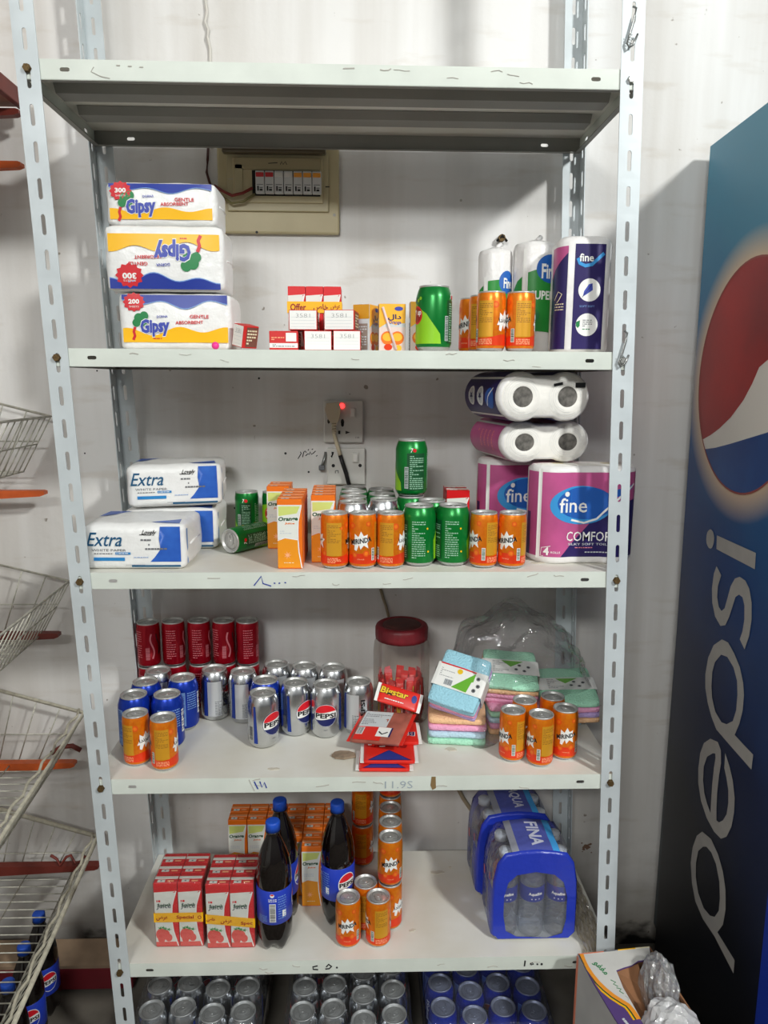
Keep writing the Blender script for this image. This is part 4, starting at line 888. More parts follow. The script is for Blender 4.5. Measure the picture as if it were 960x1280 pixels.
# facial tissue packs on the third shelf
TSKY = mat('tissue_sky', (40, 132, 196), .4); TNAVY = mat('tissue_navy', (52, 108, 200), .36, noise=.3, scale=25, col2=(30, 72, 166)); TTEAL = mat('tissue_teal', (14, 84, 124), .4)
def tissue(label, x, y, z, rz, tilt=0.):
    w, d, h = .19, .15, .087
    t = thing('tissue_pack', label, 'tissue pack', (x, y, z), rz, 'soft tissue packs on the third shelf')
    if tilt: t.rotation_euler = (0, tilt, rz)
    g = G(); soft_box(g, (0, 0, h / 2), (w, d, h), .012, (.003, .003, .003), WRAP, 12, .0008, int(y * 999)); mp = bulgemap(-d / 2, w, h, .003)
    put = lambda s, m, o=.0012: g.put(s, m, mp, o, .012)
    put(poly((.05, .083), (.087, .083), (.087, .016), (.03, .016), (.038, .024), (.05, .04), (.048, .06)), TNAVY, .001); put(rect(-.005, .006, .086, .0095), TTEAL)
    put(text('Extra', -.054, .059, .066, .026, .005, .35), TTEAL); put(text('WHITE PAPER', -.046, .0385, .064, .0045, 0), GREY); put(rect(-.034, .03, -.006, .0345), TSKY); put(lines(-.074, .03, -.038, .0335, 1, .5), GREY); put(lines(-.032, .0312, -.008, .0333, 1, .6), WHITE, .0015)
    put(rect(-.075, .018, -.017, .0245), TSKY); put(lines(-.072, .02, -.02, .0225, 1, .6), TNAVY, .0015); put(stroke([(-.016, .01), (.02, .01)], .0006), GREY)
    put(text('Lovely', .03, .0715, .028, .011, .01, .5), BLACK, .0016); put(stroke([(.012, .068), (.034, .0675)], .0012), BLACK, .0016)
    for zz, x0 in ((.058, .014), (.049, .028), (.041, .022)): put(lines(x0, zz - .002, .064, zz + .002, 1, .8), GREY, .0016)
    put(lines(.0, .0235, .076, .026, 1, .5), SKYP, .0016)
    mt = lambda u, v, o: Vector((u, v, h + .003 * (1 - (2 * u / w) ** 2) * (1 - (2 * v / d) ** 2) + o))
    g.put(poly((.03, -.06), (.085, -.068), (.08, -.03), (.06, -.045)), TNAVY, mt, .0008, .012); g.put(poly((-.085, .06), (-.04, .055), (-.06, .02), (-.088, -.0)), TNAVY, mt, .0008, .012)
    ms = lambda u, v, o: Vector((w / 2 + .003 * (1 - (2 * u / d) ** 2) * (1 - (2 * v / h - 1) ** 2) + o, u, v))
    g.put(rect(-d / 2 + .012, .01, -d / 2 + .018, h - .01), SKYP, ms, .0008)
    g.build('wrapper', t)
    g = G(); g.tube([(w / 2 + .002, -.04, h / 2), (w / 2 + .004, 0, h / 2 + .003), (w / 2 + .002, .04, h / 2)], .002, WRAP, 6); g.build('end_fold', t); return t
tissue('white and blue tissue pack at the front left corner of the third shelf', -.379, .094, Z3, 0)
tissue('white and blue tissue pack at the back, under another pack', -.355, .262, Z3, .04)
tissue('white and blue tissue pack lying on top of the back pack, tilted', -.347, .252, Z3 + .0935, .12, -.02)
# ---------------------------------------------------------------- paper roll packs
MAG = mat('roll_magenta', (204, 92, 150), .36, noise=.16, scale=16); PURP = mat('roll_navy', (44, 34, 92), .34); ROLLW = mat('roll_paper', (240, 237, 230), .75, bump=.25, scale=70); CLEARW = mat('roll_wrap_white', (232, 230, 228), .3, bump=.3, scale=40); FBLUE = mat('roll_logo_blue', (36, 92, 176), .35); FSKY = mat('roll_logo_sky', (60, 150, 214), .35); CORE = mat('roll_core_dark', (128, 124, 118), .35, noise=.55, scale=90)
FILMC = film('roll_film', (250, 250, 250), .05, .05, 50, .8)
def lobes(a, r, pinch, n=10):
    """closed outline of two rolls wrapped side by side, anticlockwise from the front middle"""
    t0 = math.asin(min(1, a / r * .98)) if a < r else PI / 2 * .93
    right = [(a + r * math.cos(q), r * math.sin(q)) for q in lsp(-PI / 2 - (PI / 2 - pinch), PI / 2 + (PI / 2 - pinch), 2 * n)]
    left = [(-x, -y) for x, y in right]
    return right + left
def outline_map(ol, z=0):
    n = len(ol); k0 = 0
    pts = ol + [ol[0]]; cum = [0]
    for k in range(n): cum.append(cum[-1] + math.dist(pts[k], pts[k + 1]))
    L_ = cum[-1]
    s0 = cum[-1]
    # u=0 at the front middle (between last and first point)
    off = -math.dist(pts[n - 1], pts[n]) / 2
    def f(u, v, o):
        s = (u - 0 + off + math.dist(pts[n - 1], pts[n])) % L_ if False else (u + off) % L_
        k = 0
        while k < n - 1 and cum[k + 1] < s: k += 1
        d = cum[k + 1] - cum[k]; q = (s - cum[k]) / d if d else 0
        (x0, y0), (x1, y1) = pts[k], pts[k + 1]; nx, ny = (y1 - y0) / d, -(x1 - x0) / d
        return Vector((x0 + (x1 - x0) * q + nx * o, y0 + (y1 - y0) * q + ny * o, v))
    return f, L_
def loft(g, ol, prof, m, mtop):
    """outline swept up with inset per height"""
    rows = []; cx = 0
    for ins, z in prof:
        row = []
        for k, (x, y) in enumerate(ol):
            l = math.hypot(x, y); q = 1 - ins / max(l, .03); row.append(g.bm.verts.new((x * q, y * q, z)))
        rows.append(row)
    n = len(ol); i = g.mi(m)
    for A, B in zip(rows, rows[1:]):
        for k in range(n):
            f = g.bm.faces.new([A[k], A[(k + 1) % n], B[(k + 1) % n], B[k]]); f.material_index = i; f.smooth = True
    for R_ in (rows[0][::-1], rows[-1]):
        f = g.bm.faces.new(R_); f.material_index = g.mi(mtop); f.normal_update(); bmesh.ops.triangulate(g.bm, faces=[f])
def comfort(label, x, y, z, rz):
    t = thing('toilet_roll_pack', label, 'toilet paper', (x, y, z), rz, 'pink toilet roll packs')
    a, r, h = .0535, .052, .193; ol = lobes(a, r, 1.12); mp, L_ = outline_map(ol)
    g = G(); loft(g, ol, [(.006, 0), (.001, .006), (0, .014), (0, h - .012), (.002, h - .005), (.008, h)], CLEARW, ROLLW)
    put = lambda s, m, o=.0006: g.put(s, m, mp, o, .0055)
    H = h - .012
    put(rect(-L_ / 2, .014, L_ / 2 - .001, H), MAG, .0004)
    for u in (-.095, -.135, .112, .15): put(rect(u - .004, .01, u + .004, h - .006), WHITE, .0009)
    put(poly((-.05, .014), (.107, .014), (.107, .128), (.07, .122), (.04, .108), (.01, .085), (-.02, .05)), PURP, .0007); put(rect(-.131, .014, -.118, .1), PURP, .0007)
    put(disc(-.012, .117, .062, .038, 36), FSKY, .0009); put(disc(-.004, .121, .056, .032, 36), FBLUE, .0011); put(poly((.008, .098), (.05, .13), (.095, .15), (.1, .158), (.055, .148), (.02, .12)), FBLUE, .0010)
    put(stroke([(-.03, .088), (-.005, .082), (.02, .09), (.045, .115), (.07, .14), (.1, .158)], .004), WHITE, .0013)
    put(text('fine', -.028, .117, .056, .029, .008), WHITE, .0014); put(disc(-.0415, .139, .005, n=12), WHITE, .0014)
    put(text('COMFORT', .012, .055, .102, .019, .005), WHITE, .0012); put(text('SILKY SOFT TOILET', .01, .0395, .09, .0045, .01), PALE, .0012); put(lines(.0, .022, .06, .025, 1, .7), PALE, .0012); put(lines(-.02, .031, .05, .034, 1, .6), PINKPR, .0012)
    put(text('4', -.078, .0255, .011, .016, .03), WHITE, .0012); put(text('ROLLS', -.06, .0235, .018, .004, .01), WHITE, .0012); put(stroke([(-.07, .036), (-.087, .032), (-.089, .016), (-.083, .0155)], .0012), WHITE, .0012)
    g.build('wrapper', t)
    for s in (-1, 1):
        g = G(); g.lathe([(.012, h + .0008), (r - .014, h + .0008), (r - .009, h - .002)], ROLLW, 28, c=(s * a * .92, 0, 0)); g.lathe([(0, h + .0006), (.0125, h + .0009)], CREAM, 20, c=(s * a * .92, 0, 0)); g.build('roll_end', t)
    return t
comfort('pink and navy toilet roll pack standing at the front, behind the right upright', .486, .106, Z3, 0)
comfort('pink and navy toilet roll pack standing behind the front one', .402, .232, Z3, .06)
def lying(label, x, y, z, rz, navy, vs):
    t = thing('toilet_roll_pack', label, 'toilet paper', (x, y, z), rz, 'lying toilet roll packs')
    a, r, ln = .046, .0475, .2; ol = [(px, py * vs) for px, py in lobes(a, r, 1.02)]; mp0, L_ = outline_map(ol)
    # local frame: rolls lie along y, outline in x-z
    to = lambda p: Vector((p.x, -p.z + ln / 2 - ln / 2, p.y))
    mpx = lambda u, v, o: (lambda q: Vector((q.x, v, q.y)))(mp0(u, 0, o))
    g = G(); b = G(); loft(b, ol, [(.007, 0), (.001, .006), (0, .012), (0, ln - .01), (.008, ln)], CLEARW, ROLLW)
    for v in b.bm.verts: v.co = Vector((v.co.x, v.co.z, v.co.y))
    bmesh.ops.reverse_faces(b.bm, faces=b.bm.faces)
    base = len(g.mats); idx = [g.mi(m) for m in b.mats]
    for f in b.bm.faces: f.material_index = idx[f.material_index]
    g.merge(b.bm, None, True)
    put = lambda s, m, o=.0006: g.put(s, m, mpx, o, .006)
    put(rect(-L_ / 2, .014, L_ / 2 - .001, ln - .012), PURP if navy else MAG, .0006)
    u0 = -.25 * L_
    for u in (u0 + .04, u0 - .038): put(rect(u - .003, .01, u + .003, ln - .01), WHITE, .0010)
    if navy:
        for v in (.095, .145): put(disc(u0, v, .019, .018, 20), WHITE, .0012); put(disc(u0, v, .0155, .0145, 20), PALE, .0014); put(star(u0, v, .004, .009, 5), NAVY, .0016)
        put(disc(u0 + .004, .045, .02, .022, 24), FBLUE, .0012); put(stroke([(u0 - .016, .03), (u0 + .0, .05), (u0 + .018, .06)], .003), WHITE, .0014)
    else: put(lines(u0 - .02, .04, u0 + .02, .15, 5, .3), PINKPR, .0012)
    g.build('wrapper', t)
    for s in (-1, 1):
        g = G(); g.lathe([(.0195, .0012), (.021, .0022), (r * .62, .0024), (r * .86, -.003)], ROLLW, 32); g.lathe([(0, .0006), (.0198, .0016)], CORE, 24)
        for k in range(4): g.put(stroke([((.026 + .004 * k) * math.cos(q), (.026 + .004 * k) * math.sin(q)) for q in lsp(.4 * k, .4 * k + 4.5, 20)], .0004), PALE, plane((0, 0, 0), (1, 0, 0), (0, 1, 0)), .0026)
        o = g.build('roll_end', t, (s * a * .98, .0, 0), (PI / 2, 0, 0)); o.scale = (1, vs, 1)
        if s > 0 and navy:
            g = G(); g.box((.024, -.004, .022), (.02, .0015, .009), BLACK, .0003); g.build('black_tape', t, (s * a * .98, 0, 0)); g = G(); g.box((-.016, -.004, .027), (.018, .0015, .005), BLACK, .0003, mtx=Matrix.Rotation(-.2, 4, 'Y')); g.build('black_tape', t, (s * a * .98, 0, 0))
    return t
lying('pink toilet roll pack lying on its side, ends to the front, under the navy one', .409, .095, Z3 + .2365, .17, False, .87)
lying('navy toilet roll pack lying on top of the pile, with black tape', .391, .045, Z3 + .3252, .19, True, .98)
KGREEN = mat('roll_green', (40, 140, 56), .36); KBLUE = mat('roll_blue', (30, 96, 180), .36)
def towel_roll(label, x, y, r, h, big):
    t = thing('paper_towel_roll', label, 'paper towel', (x, y, Z2), 0, 'paper towel rolls')
    g = G(); wv = lambda rr, z, a: (rr + .0007 * math.sin(a * 9 + z * 60), z)
    g.lathe([(r * .4, 0), (r * .93, 0), (r, .008), (r, h * .3), (r, h * .6), (r, h - .012), (r * .93, h - .003), (r * .5, h + .002), (r * .2, h + .006), (0, h + .004)], CLEARW, 40, fn=wv); mp = cyl(r + .0008)
    put = lambda s, m, o=.0004: g.put(s, m, mp, o, .005)
    if big:
        put(poly((-.022, .045), (.055, .04), (.055, .16), (.015, .166), (-.022, .155)), KGREEN); put(poly((-.06, .07), (-.034, .08), (-.034, .148), (-.046, .14), (-.06, .12)), KGREEN); put(rect(-.032, .07, -.026, .2), WHITE, .0006)
        put(disc(.024, .162, .03, .027, 24), KBLUE, .0006); put(text('Fine', .022, .157, .036, .028, .03), WHITE, .0009); put(text('SUPER', .009, .112, .05, .017, .03), WHITE, .0008); put(disc(-.013, .074, .016, .014, 20), GWRAP, .0006); put(text('2X', -.012, .075, .014, .015, .02), LIME, .0009)
    else:
        put(poly((-.020, .085), (.036, .085), (.036, .15), (.02, .146), (-.020, .142)), KGREEN); put(disc(.02, .14, .018, .022, 20), KBLUE, .0006); put(text('Fine', .0225, .138, .022, .02, .03), WHITE, .0009); put(poly((-.052, .085), (-.03, .085), (-.03, .134), (-.042, .126), (-.052, .105)), KGREEN); put(rect(-.0285, .08, -.0225, .15), WHITE, .0006)
    g.build('wrapper', t)
    g = G(); g.tube([(0, 0, h), (.004, -.003, h + .008), (.01, .002, h + .012)], .004, CLEARW, 7, taper=[1.6, 1, 1.3]); g.build('film_tuft', t); return t
towel_roll('narrow paper towel roll behind the orange cans on the second shelf', .3172, .2, .034, .205, False)
towel_roll('green and white paper towel roll marked SUPER, beside the navy roll pack', .392, .178, .0425, .215, True)
t = thing('roll_pack', 'navy roll pack with two round white badges at the right end of the second shelf', 'toilet paper', (.4595, .090, Z2))
w, d, h = .104, .084, .208; rr = .03; ol = []
for cx, cy, a0 in ((w / 2 - rr, -d / 2 + rr, -PI / 2), (w / 2 - rr, d / 2 - rr, 0), (-w / 2 + rr, d / 2 - rr, PI / 2), (-w / 2 + rr, -d / 2 + rr, PI)): ol += [(cx + rr * math.cos(q), cy + rr * math.sin(q)) for q in lsp(a0, a0 + PI / 2, 9)]
ol = [(0, -d / 2 - .001)] + ol
mp, L_ = outline_map(ol + [(-.001, -d / 2 - .001)]); g = G(); loft(g, ol, [(.004, 0), (0, .008), (0, h - .014), (.004, h - .005), (.012, h)], CLEARW, CLEARW)
put = lambda s, m, o=.0005: g.put(s, m, mp, o, .0045)
put(rect(-.023, .006, .034, h - .015), PURP); put(rect(-.08, .006, -.035, h - .02), PURP); put(poly((-.08, h - .02), (-.035, h - .018), (-.035, h - .03), (-.08, h - .075)), MAG, .0007); put(stroke([(-.062, .095), (-.052, .11), (-.044, .105), (-.05, .095), (-.055, .09)], .0016), CREAM, .0008); put(lines(-.06, .075, -.04, .09, 3, .4), CREAM, .0008)
put(stroke([(-.018, .168), (-.014, .159), (-.004, .1545), (.008, .157), (.018, .166), (.03, .177)], .006), FSKY, .0007); put(text('fine', -.002, .169, .026, .014, .02), WHITE, .0009)
put(disc(.006, .112, .0205, .0205, 28), WHITE, .0007); put(poly((-.006, .100), (.012, .112), (.011, .124), (.004, .122), (-.004, .11)), LOGOB, .0009); put(stroke([(-.007, .099), (.01, .122)], .001), NAVY, .0011); put(text('SOFT SOFT', .003, .083, .028, .0035), SKYP, .0008)
put(disc(.004, .05, .0205, .0205, 28), WHITE, .0007); put(poly((-.016, .055), (-.009, .058), (-.009, .048), (-.0125, .044), (-.016, .048)), GWRAP, .0009); put(lines(-.004, .046, .014, .06, 4, .4), GREY, .0009); put(lines(-.004, .04, .01, .044, 1, .4), GWRAP, .0009)
g.build('wrapper', t)
g = G(); g.prism(slot(0, 0, .012, .16), -.0008, .0008, mat('clear_seam', (206, 206, 206), .25), lambda x, y, z: (.0525 + z, -.006 + x, y + .1)); g.build('film_seam', t)
# ---------------------------------------------------------------- candy jar and sweets
JARP = film('jar_plastic', (242, 238, 234), .045, .03, 6, .15, .05)
jar = thing('candy_jar', 'clear plastic candy jar with a dark red screw lid on the fourth shelf', 'jar', (.139, .262, Z4))
g = G(); JR = .0645; JH = .208
prof = [(0, .004), (.045, .003), (.056, 0), (.062, .006), (JR, .018), (JR - .0015, .06), (JR, .1), (JR, .165), (.0625, .183), (.057, .195), (.0545, JH)]
g.lathe(prof, JARP, 48); g.build('jar_body', jar)
g = G(); JL = mat('jar_lid_red', (122, 26, 36), .45, noise=.3, scale=30); rib = lambda r, z, a: (r + (.0006 if int(a * 24 / PI) % 2 else 0) * (1 if .0585 < r < .0605 and z > .19 else 0), z)
g.lathe([(.057, .194), (.0595, .194), (.0598, .202), (.0598, .218), (.058, .224), (.054, .2265), (.047, .227), (.046, .2245), (.0, .2245)], JL, 96, fn=rib)
g.lathe([(.044, .2248), (.043, .226), (.03, .2265), (0, .2262)], mat('jar_lid_label', (84, 40, 36), .55, noise=.4, scale=60), 40)
g.build('jar_lid', jar)
CRED = mat('candy_red', (222, 50, 48), .35); CPINK = mat('candy_pink', (236, 120, 130), .4); CYEL = mat('candy_yellow', (236, 196, 40), .4)
r = random.Random(5); first = None; n = 0
for x, y, hh in ((-.046, -.02, .112), (-.044, .012, .11), (-.026, -.035, .104), (-.006, -.047, .108), (.014, -.045, .114), (.033, -.033, .11), (.046, -.012, .106), (-.024, .0, .114), (0, -.02, .118), (.022, -.01, .112), (.045, .02, .11), (.02, .02, .108), (-.008, .025, .112), (-.03, .035, .104)):
    w = .0175; k = n % 3; rzz = math.atan2(x, -y) if math.hypot(x, y) > .03 else r.uniform(-.5, .5)
    t = thing('candy_bar', 'red wrapped candy bar standing inside the clear candy jar', 'candy bar', (.139 + x, .262 + y, Z4 + .0045), rzz, 'candy bars in the jar'); t.rotation_euler = (r.uniform(-.05, .05), r.uniform(-.06, .06), rzz)
    g = G(); soft_box(g, (0, 0, hh / 2), (w, .0075, hh - .02), .002, (.0005, .0015, 0), CRED, 5)
    mp = front(-.0056); g.put(rect(-.0055, .02, .003, hh - .03), CPINK if k else CYEL, mp, .0006); g.put(stroke([(-.001, hh * .35), (.0, hh * .45), (-.001, hh * .55), (.0, hh * .65)], .004), RED7 if k == 0 else WHITE, mp, .001); g.put(stroke([(.0058, .02), (.0058, hh - .02)], .002), CYEL if k == 1 else WHITE, mp, .0007)
    g.build('wrapper', t)
    for z in (.006, hh - .006): g = G(); g.box((0, 0, z), (w, .0012, .0105), CRED if k != 1 else CPINK, .0003); g.build('crimped_end', t)
    n += 1
PKR = mat('packet_red', (222, 44, 34), .33); PKB = mat('packet_blue', (44, 58, 140), .35); PKC = mat('packet_clear_pink', (190, 108, 92), .3, noise=.3, scale=30)
def packet(label, loc, rot, w, hgt, style):
    t = thing('sweet_packet', label, 'sweets', loc, 0, 'sweet packets on the fourth shelf'); t.rotation_euler = rot
    base = PKC if style == 'back' else PKR
    g = G(); soft_box(g, (0, 0, 0), (w, hgt, .007), .002, (0, 0, .002), base, 8, .0003, int(w * 1e4))
    mp = lambda u, v, o: Vector((u, v, .0035 + .002 * max(0, (1 - (2 * u / w) ** 2)) * max(0, 1 - (2 * v / hgt) ** 2) + .0005 + o)); put = lambda s, m, o=.0: g.put(s, m, mp, o, .008)
    if style == 'logo':
        put(text('Bigstar', -.012, .004, .064, .02, .06, .1), BLACK, .0004); put(text('Bigstar', -.012, .004, .062, .0185, .03, .1), CYEL, .0007); put(lines(-.03, -.013, .012, -.010, 1, .7), WHITE, .0004); put(disc(.033, .004, .006, .009, 16), PKB, .0004)
    elif style == 'triangle':
        put(poly((-w * .43, -hgt * .47), (w * .43, -hgt * .47), (0, hgt * .0)), NAVY, .0002); put(poly((-w * .39, -hgt * .46), (w * .39, -hgt * .46), (0, -hgt * .03)), PKB, .0004)
        put(spin(text('Bigstar', 0, 0, .07, .016, .04, .1), 0, 0), BLACK, .0006) if False else put(spin(text('Bigstar', 0, -hgt * .22, .078, .015, .03, .2), 0, 0), DKRED, .0006)
        put(rect(-.02, hgt * .16, -.008, hgt * .22), WHITE, .0007)
    elif style == 'upside': put(spin(text('Bigstar', -.01, .008, .07, .02, .05, .1), 0, 0), WHITE, .0005); put(spin(text('Bigstar', -.01, .008, .067, .0185, .02, .1), 0, 0), NAVY, .0008)
    else:
        put(rect(-w * .45, -hgt * .05, w * .12, hgt * .46), PALE, .0002); put(lines(-w * .42, 0, w * .1, hgt * .42, 8, .35), GREY, .0005); put(rect(-w * .45, -hgt * .46, w * .1, -hgt * .05), PKR, .0002); put(rect(-w * .44, -hgt * .3, -w * .3, -hgt * .08), WHITE, .0005); put(barcode(-w * .43, -hgt * .29, -w * .31, -hgt * .09), GREY, .0008)
        put(rect(-w * .02, -hgt * .34, w * .26, -hgt * .06), WHITE, .0006); put(rect(w * .24, -hgt * .34, w * .27, -hgt * .06), NAVY, .0008); put(stroke([(w * .02, -hgt * .2), (w * .1, -hgt * .27), (w * .2, -hgt * .2)], .003), BLACK, .0009)
    g.build('pouch', t)
    for s in (-1, 1): g = G(); g.box((s * (w / 2 + .003), 0, 0), (.008, hgt, .0014), WHITE if style != 'back' else PKR, .0003); g.build('sealed_end', t)
    return t
packet('red sweet packet at the very bottom of the pile, its blue triangle showing', (.094, .052, Z4 + .005), (0, 0, -.03), .102, .078, 'triangle')
packet('red sweet packet with blue triangle, second from the bottom of the pile', (.104, .066, Z4 + .0145), (0, 0, -.02), .104, .08, 'triangle')
packet('red sweet packet with upside down lettering in the middle of the pile', (.117, .127, Z4 + .026), (.12, 0, .02), .1, .078, 'upside')
packet('see through pink sweet packet lying back side up with white ingredients panel', (.090, .112, Z4 + .047), (.28, -.12, -.42), .112, .096, 'back')
packet('bright red and yellow lettered sweet packet propped against the candy jar', (.128, .155, Z4 + .095), (.75, .0, -.12), .088, .042, 'logo').rotation_euler = (.80, .28, -.10)
g = G(); g.prism([(-.026, -.004), (-.018, -.014), (.0, -.018), (.014, -.013), (.025, -.010), (.022, .004), (.01, .012), (-.008, .014), (-.02, .009)], 0, .004, mat('scrap_card', (160, 140, 118), .9, noise=.25, scale=80)); o = g.build('cardboard_scrap'); o.location = (.011, .082, Z4 + .001); tag(o, 'torn brown cardboard scrap on the fourth shelf in front of the cans', 'scrap')
# ---------------------------------------------------------------- towels in a clear bag
TC = {n_: mat('towel_' + n_, c, .95, bump=.6, scale=260) for n_, c in (('blue', (168, 222, 240)), ('orange', (255, 206, 158)), ('pink', (250, 176, 212)), ('green', (178, 238, 206)), ('lilac', (200, 178, 232)), ('pale', (196, 228, 244)))}
def bundle(label, loc, rot, w, d, cols, bandw=0., lh=.0125, pr=0):
    t = thing('towel_bundle', label, 'towels', loc, 0, 'pastel towels on the fourth shelf'); t.rotation_euler = rot
    n = len(cols)
    for k, c in enumerate(cols):
        g = G(); soft_box(g, (0, 0, lh * (k + .5)), (w - .002 * (k % 2), d, lh * 1.02), lh * .45, (.001, .001, .0004), TC[c], 8, .0007, k + int(w * 999)); g.build('folded_towel', t)
    H = lh * n
    if bandw:
        g = G(); y0, y1 = -bandw / 2, bandw / 2; e = .0028
        prof = [(-w / 2 - e, -.001), (w / 2 + e, -.001), (w / 2 + e, H + e * .4), (w / 2 - .004, H + e), (-w / 2 + .004, H + e), (-w / 2 - e, H + e * .4)]
        for k in range(6):
            (a, z0), (b_, z1) = prof[k], prof[(k + 1) % 6]; f = g.bm.faces.new([g.bm.verts.new(p) for p in ((a, y0, z0), (b_, y0, z1), (b_, y1, z1), (a, y1, z0))]); f.material_index = g.mi(WHITE)
        mp = plane((0, 0, H + e), (1, 0, 0), (0, 1, 0)); put = lambda s, m, o=.0004: g.put(s, m, mp, o)
        if pr == 0:
            put(poly((-.012, -bandw * .42), (.03, bandw * .05), (.03, bandw * .42), (-.005, -bandw * .3)), LIME2); put(poly((-.012, -bandw * .42), (.022, -bandw * .46), (.03, bandw * .42)), LIME2, .0005); put(disc(-.004, bandw * .3, .006, n=14), CYEL, .0006); put(lines(-.045, -.005, -.014, bandw * .3, 5, .25), GREY); put(rect(-.03, -bandw * .4, -.012, -bandw * .15), PALE); put(barcode(-.029, -bandw * .39, -.013, -bandw * .16), GREY, .0006)
            for x, y in ((.038, .012), (.042, -.004), (.036, -.016)): put(disc(x, y, .0045, n=10), GREY, .0006); put(disc(x, y, .002, n=8), BLACK, .0008)
            put(stroke([(-.05, bandw * .47), (0, bandw * .47), (.03, bandw * .44)], .003), RED7)
        else:
            put(lines(-.04, -bandw * .4, -.005, bandw * .4, 7, .3), GREY); put(poly((.0, .0), (.03, bandw * .42), (-.02, bandw * .42)), LIME2)
            for x, y in ((.012, -.008), (.03, -.012), (.02, .006), (.04, .002)): put(disc(x, y, .0042, n=10), GREY, .0006); put(disc(x, y, .002, n=8), BLACK, .0008)
        g.build('paper_band', t)
    return t
LIME2 = mat('band_green', (104, 176, 50), .45)
bundle('stack of orange, pink and green towels at the left front, under the blue ones', (.258, .182, Z4), (0, 0, -.1), .125, .125, ('green', 'pale', 'pink', 'orange'), 0, .0155)
bundle('light blue towels with white and green paper band, tilted towards the front', (.266, .176, Z4 + .104), (.74, .16, -.42), .106, .124, ('lilac', 'pink', 'blue', 'blue'), .054, .0125, 0)
bundle('lower stack of lilac, pink and green towels in the middle of the pile', (.385, .232, Z4), (0, 0, .05), .118, .13, ('orange', 'pink', 'pale', 'green', 'pink'), 0, .0135)
bundle('pink and orange towels with white band on top of the middle stack', (.384, .246, Z4 + .083), (.30, .05, -.1), .122, .13, ('pink', 'pink', 'orange', 'green'), .05, .0125, 1)
bundle('mint green towels with white band leaning at the right end of the pile', (.519, .249, Z4 + .032), (.16, -.06, -.1), .13, .15, ('orange', 'lilac', 'pink', 'green'), .05, .0135, 1)
bundle('folded lilac and mint towels under the right end of the pile', (.507, .265, Z4), (0, 0, .04), .08, .12, ('pale', 'lilac'), 0, .013)
g = G(); b = bmesh.new(); bmesh.ops.create_icosphere(b, subdivisions=5, radius=1)
for v in b.verts:
    p = v.co; q = Vector((p.x, p.y, p.z)); k = 1 + .045 * math.sin(q.x * 7 + q.z * 9) + .035 * math.sin(q.y * 11 + q.x * 5 + 1) + .03 * math.sin(q.z * 15 - q.x * 13) + .014 * math.sin(q.x * 31 + q.y * 27)
    z = .79 + .215 * q.z * k; x = .368 + (.19 if q.x > 0 else .152) * q.x * k + .025 * q.z; fr_w = min(1, max(0, (x - .32) / .06)); y = .24 + (.135 if q.y > 0 else .135 * (1 - fr_w) + .066 * fr_w) * q.y * k
    v.co = (x, min(y, .385), max(z, Z4 + .0008))
g.merge(b, g.mi(film('bag_film', (246, 246, 246), .045, .02, 38, 1., .05)), True); tag(g.build('plastic_bag'), 'large clear crinkled plastic bag around the pastel towels', 'bag')
# ---------------------------------------------------------------- fifth shelf
def straw_pack(label, x, y, sag, items):
    t = thing('juice_pack', label, 'juice pack', (x, y, Z5), 0, 'strawberry juice packs on the bottom shelf')
    for i in range(2):
        for j in range(3): carton_part('straw', .049, .031, .150, t, ((i - .5) * .0502, (j - 1) * .0328, 0))
    g = G(); band_text(g, .1, .098, .06, .082, items, sag); g.build('offer_tape', t)
    g = G(); g.box((0, 0, .0765), (.1035, .1015, .155), film('pack_film', (250, 250, 250), .03, .03, 60, .7), .006, 3); g.build('shrink_film', t); return t
straw_pack('left strawberry juice pack with yellow special offer tape', -.3365, .092, 0., [(AR_OFFER, -.034, .07, .024, .011, DKRED), ('Special', .014, .071, .036, .0105, DKRED), ('O', .044, .071, .008, .0085, DKRED)])
straw_pack('right strawberry juice pack with yellow tape, beside the cola bottle', -.2275, .086, .012, [(AR_SPEC, -.04, .071, .018, .010, DKRED), (AR_OFFER, -.008, .069, .024, .0105, DKRED), ('Spec', .034, .069, .024, .0095, DKRED)])
rows = ['front', 'second', 'third', 'fourth', 'rear']
cn = {-4: 'leftmost', -3: 'second', -2: 'third', -1: 'fourth', 0: 'fifth', 1: 'sixth'}
for k in range(-4, 2):
    for j in range(5):
        if (k < -1 and j < 3) or (k == -1 and j < 1): continue
        carton('orange', .0445, .034, .150, -.0655 + .0457 * k, .176 + .0352 * j, Z5, '%s row carton in the %s file of the orange juice block behind the bottles' % (rows[j], cn[k]), 'orange juice cartons stored at the back of the bottom shelf')
COLA = mat('cola_dark', (14, 8, 7), .05, spec=.5, coat=.5); CAPB = mat('cap_blue', (34, 84, 196), .4); BLAB = mat('bottle_label_blue', (36, 62, 182), .34)
BOT = None
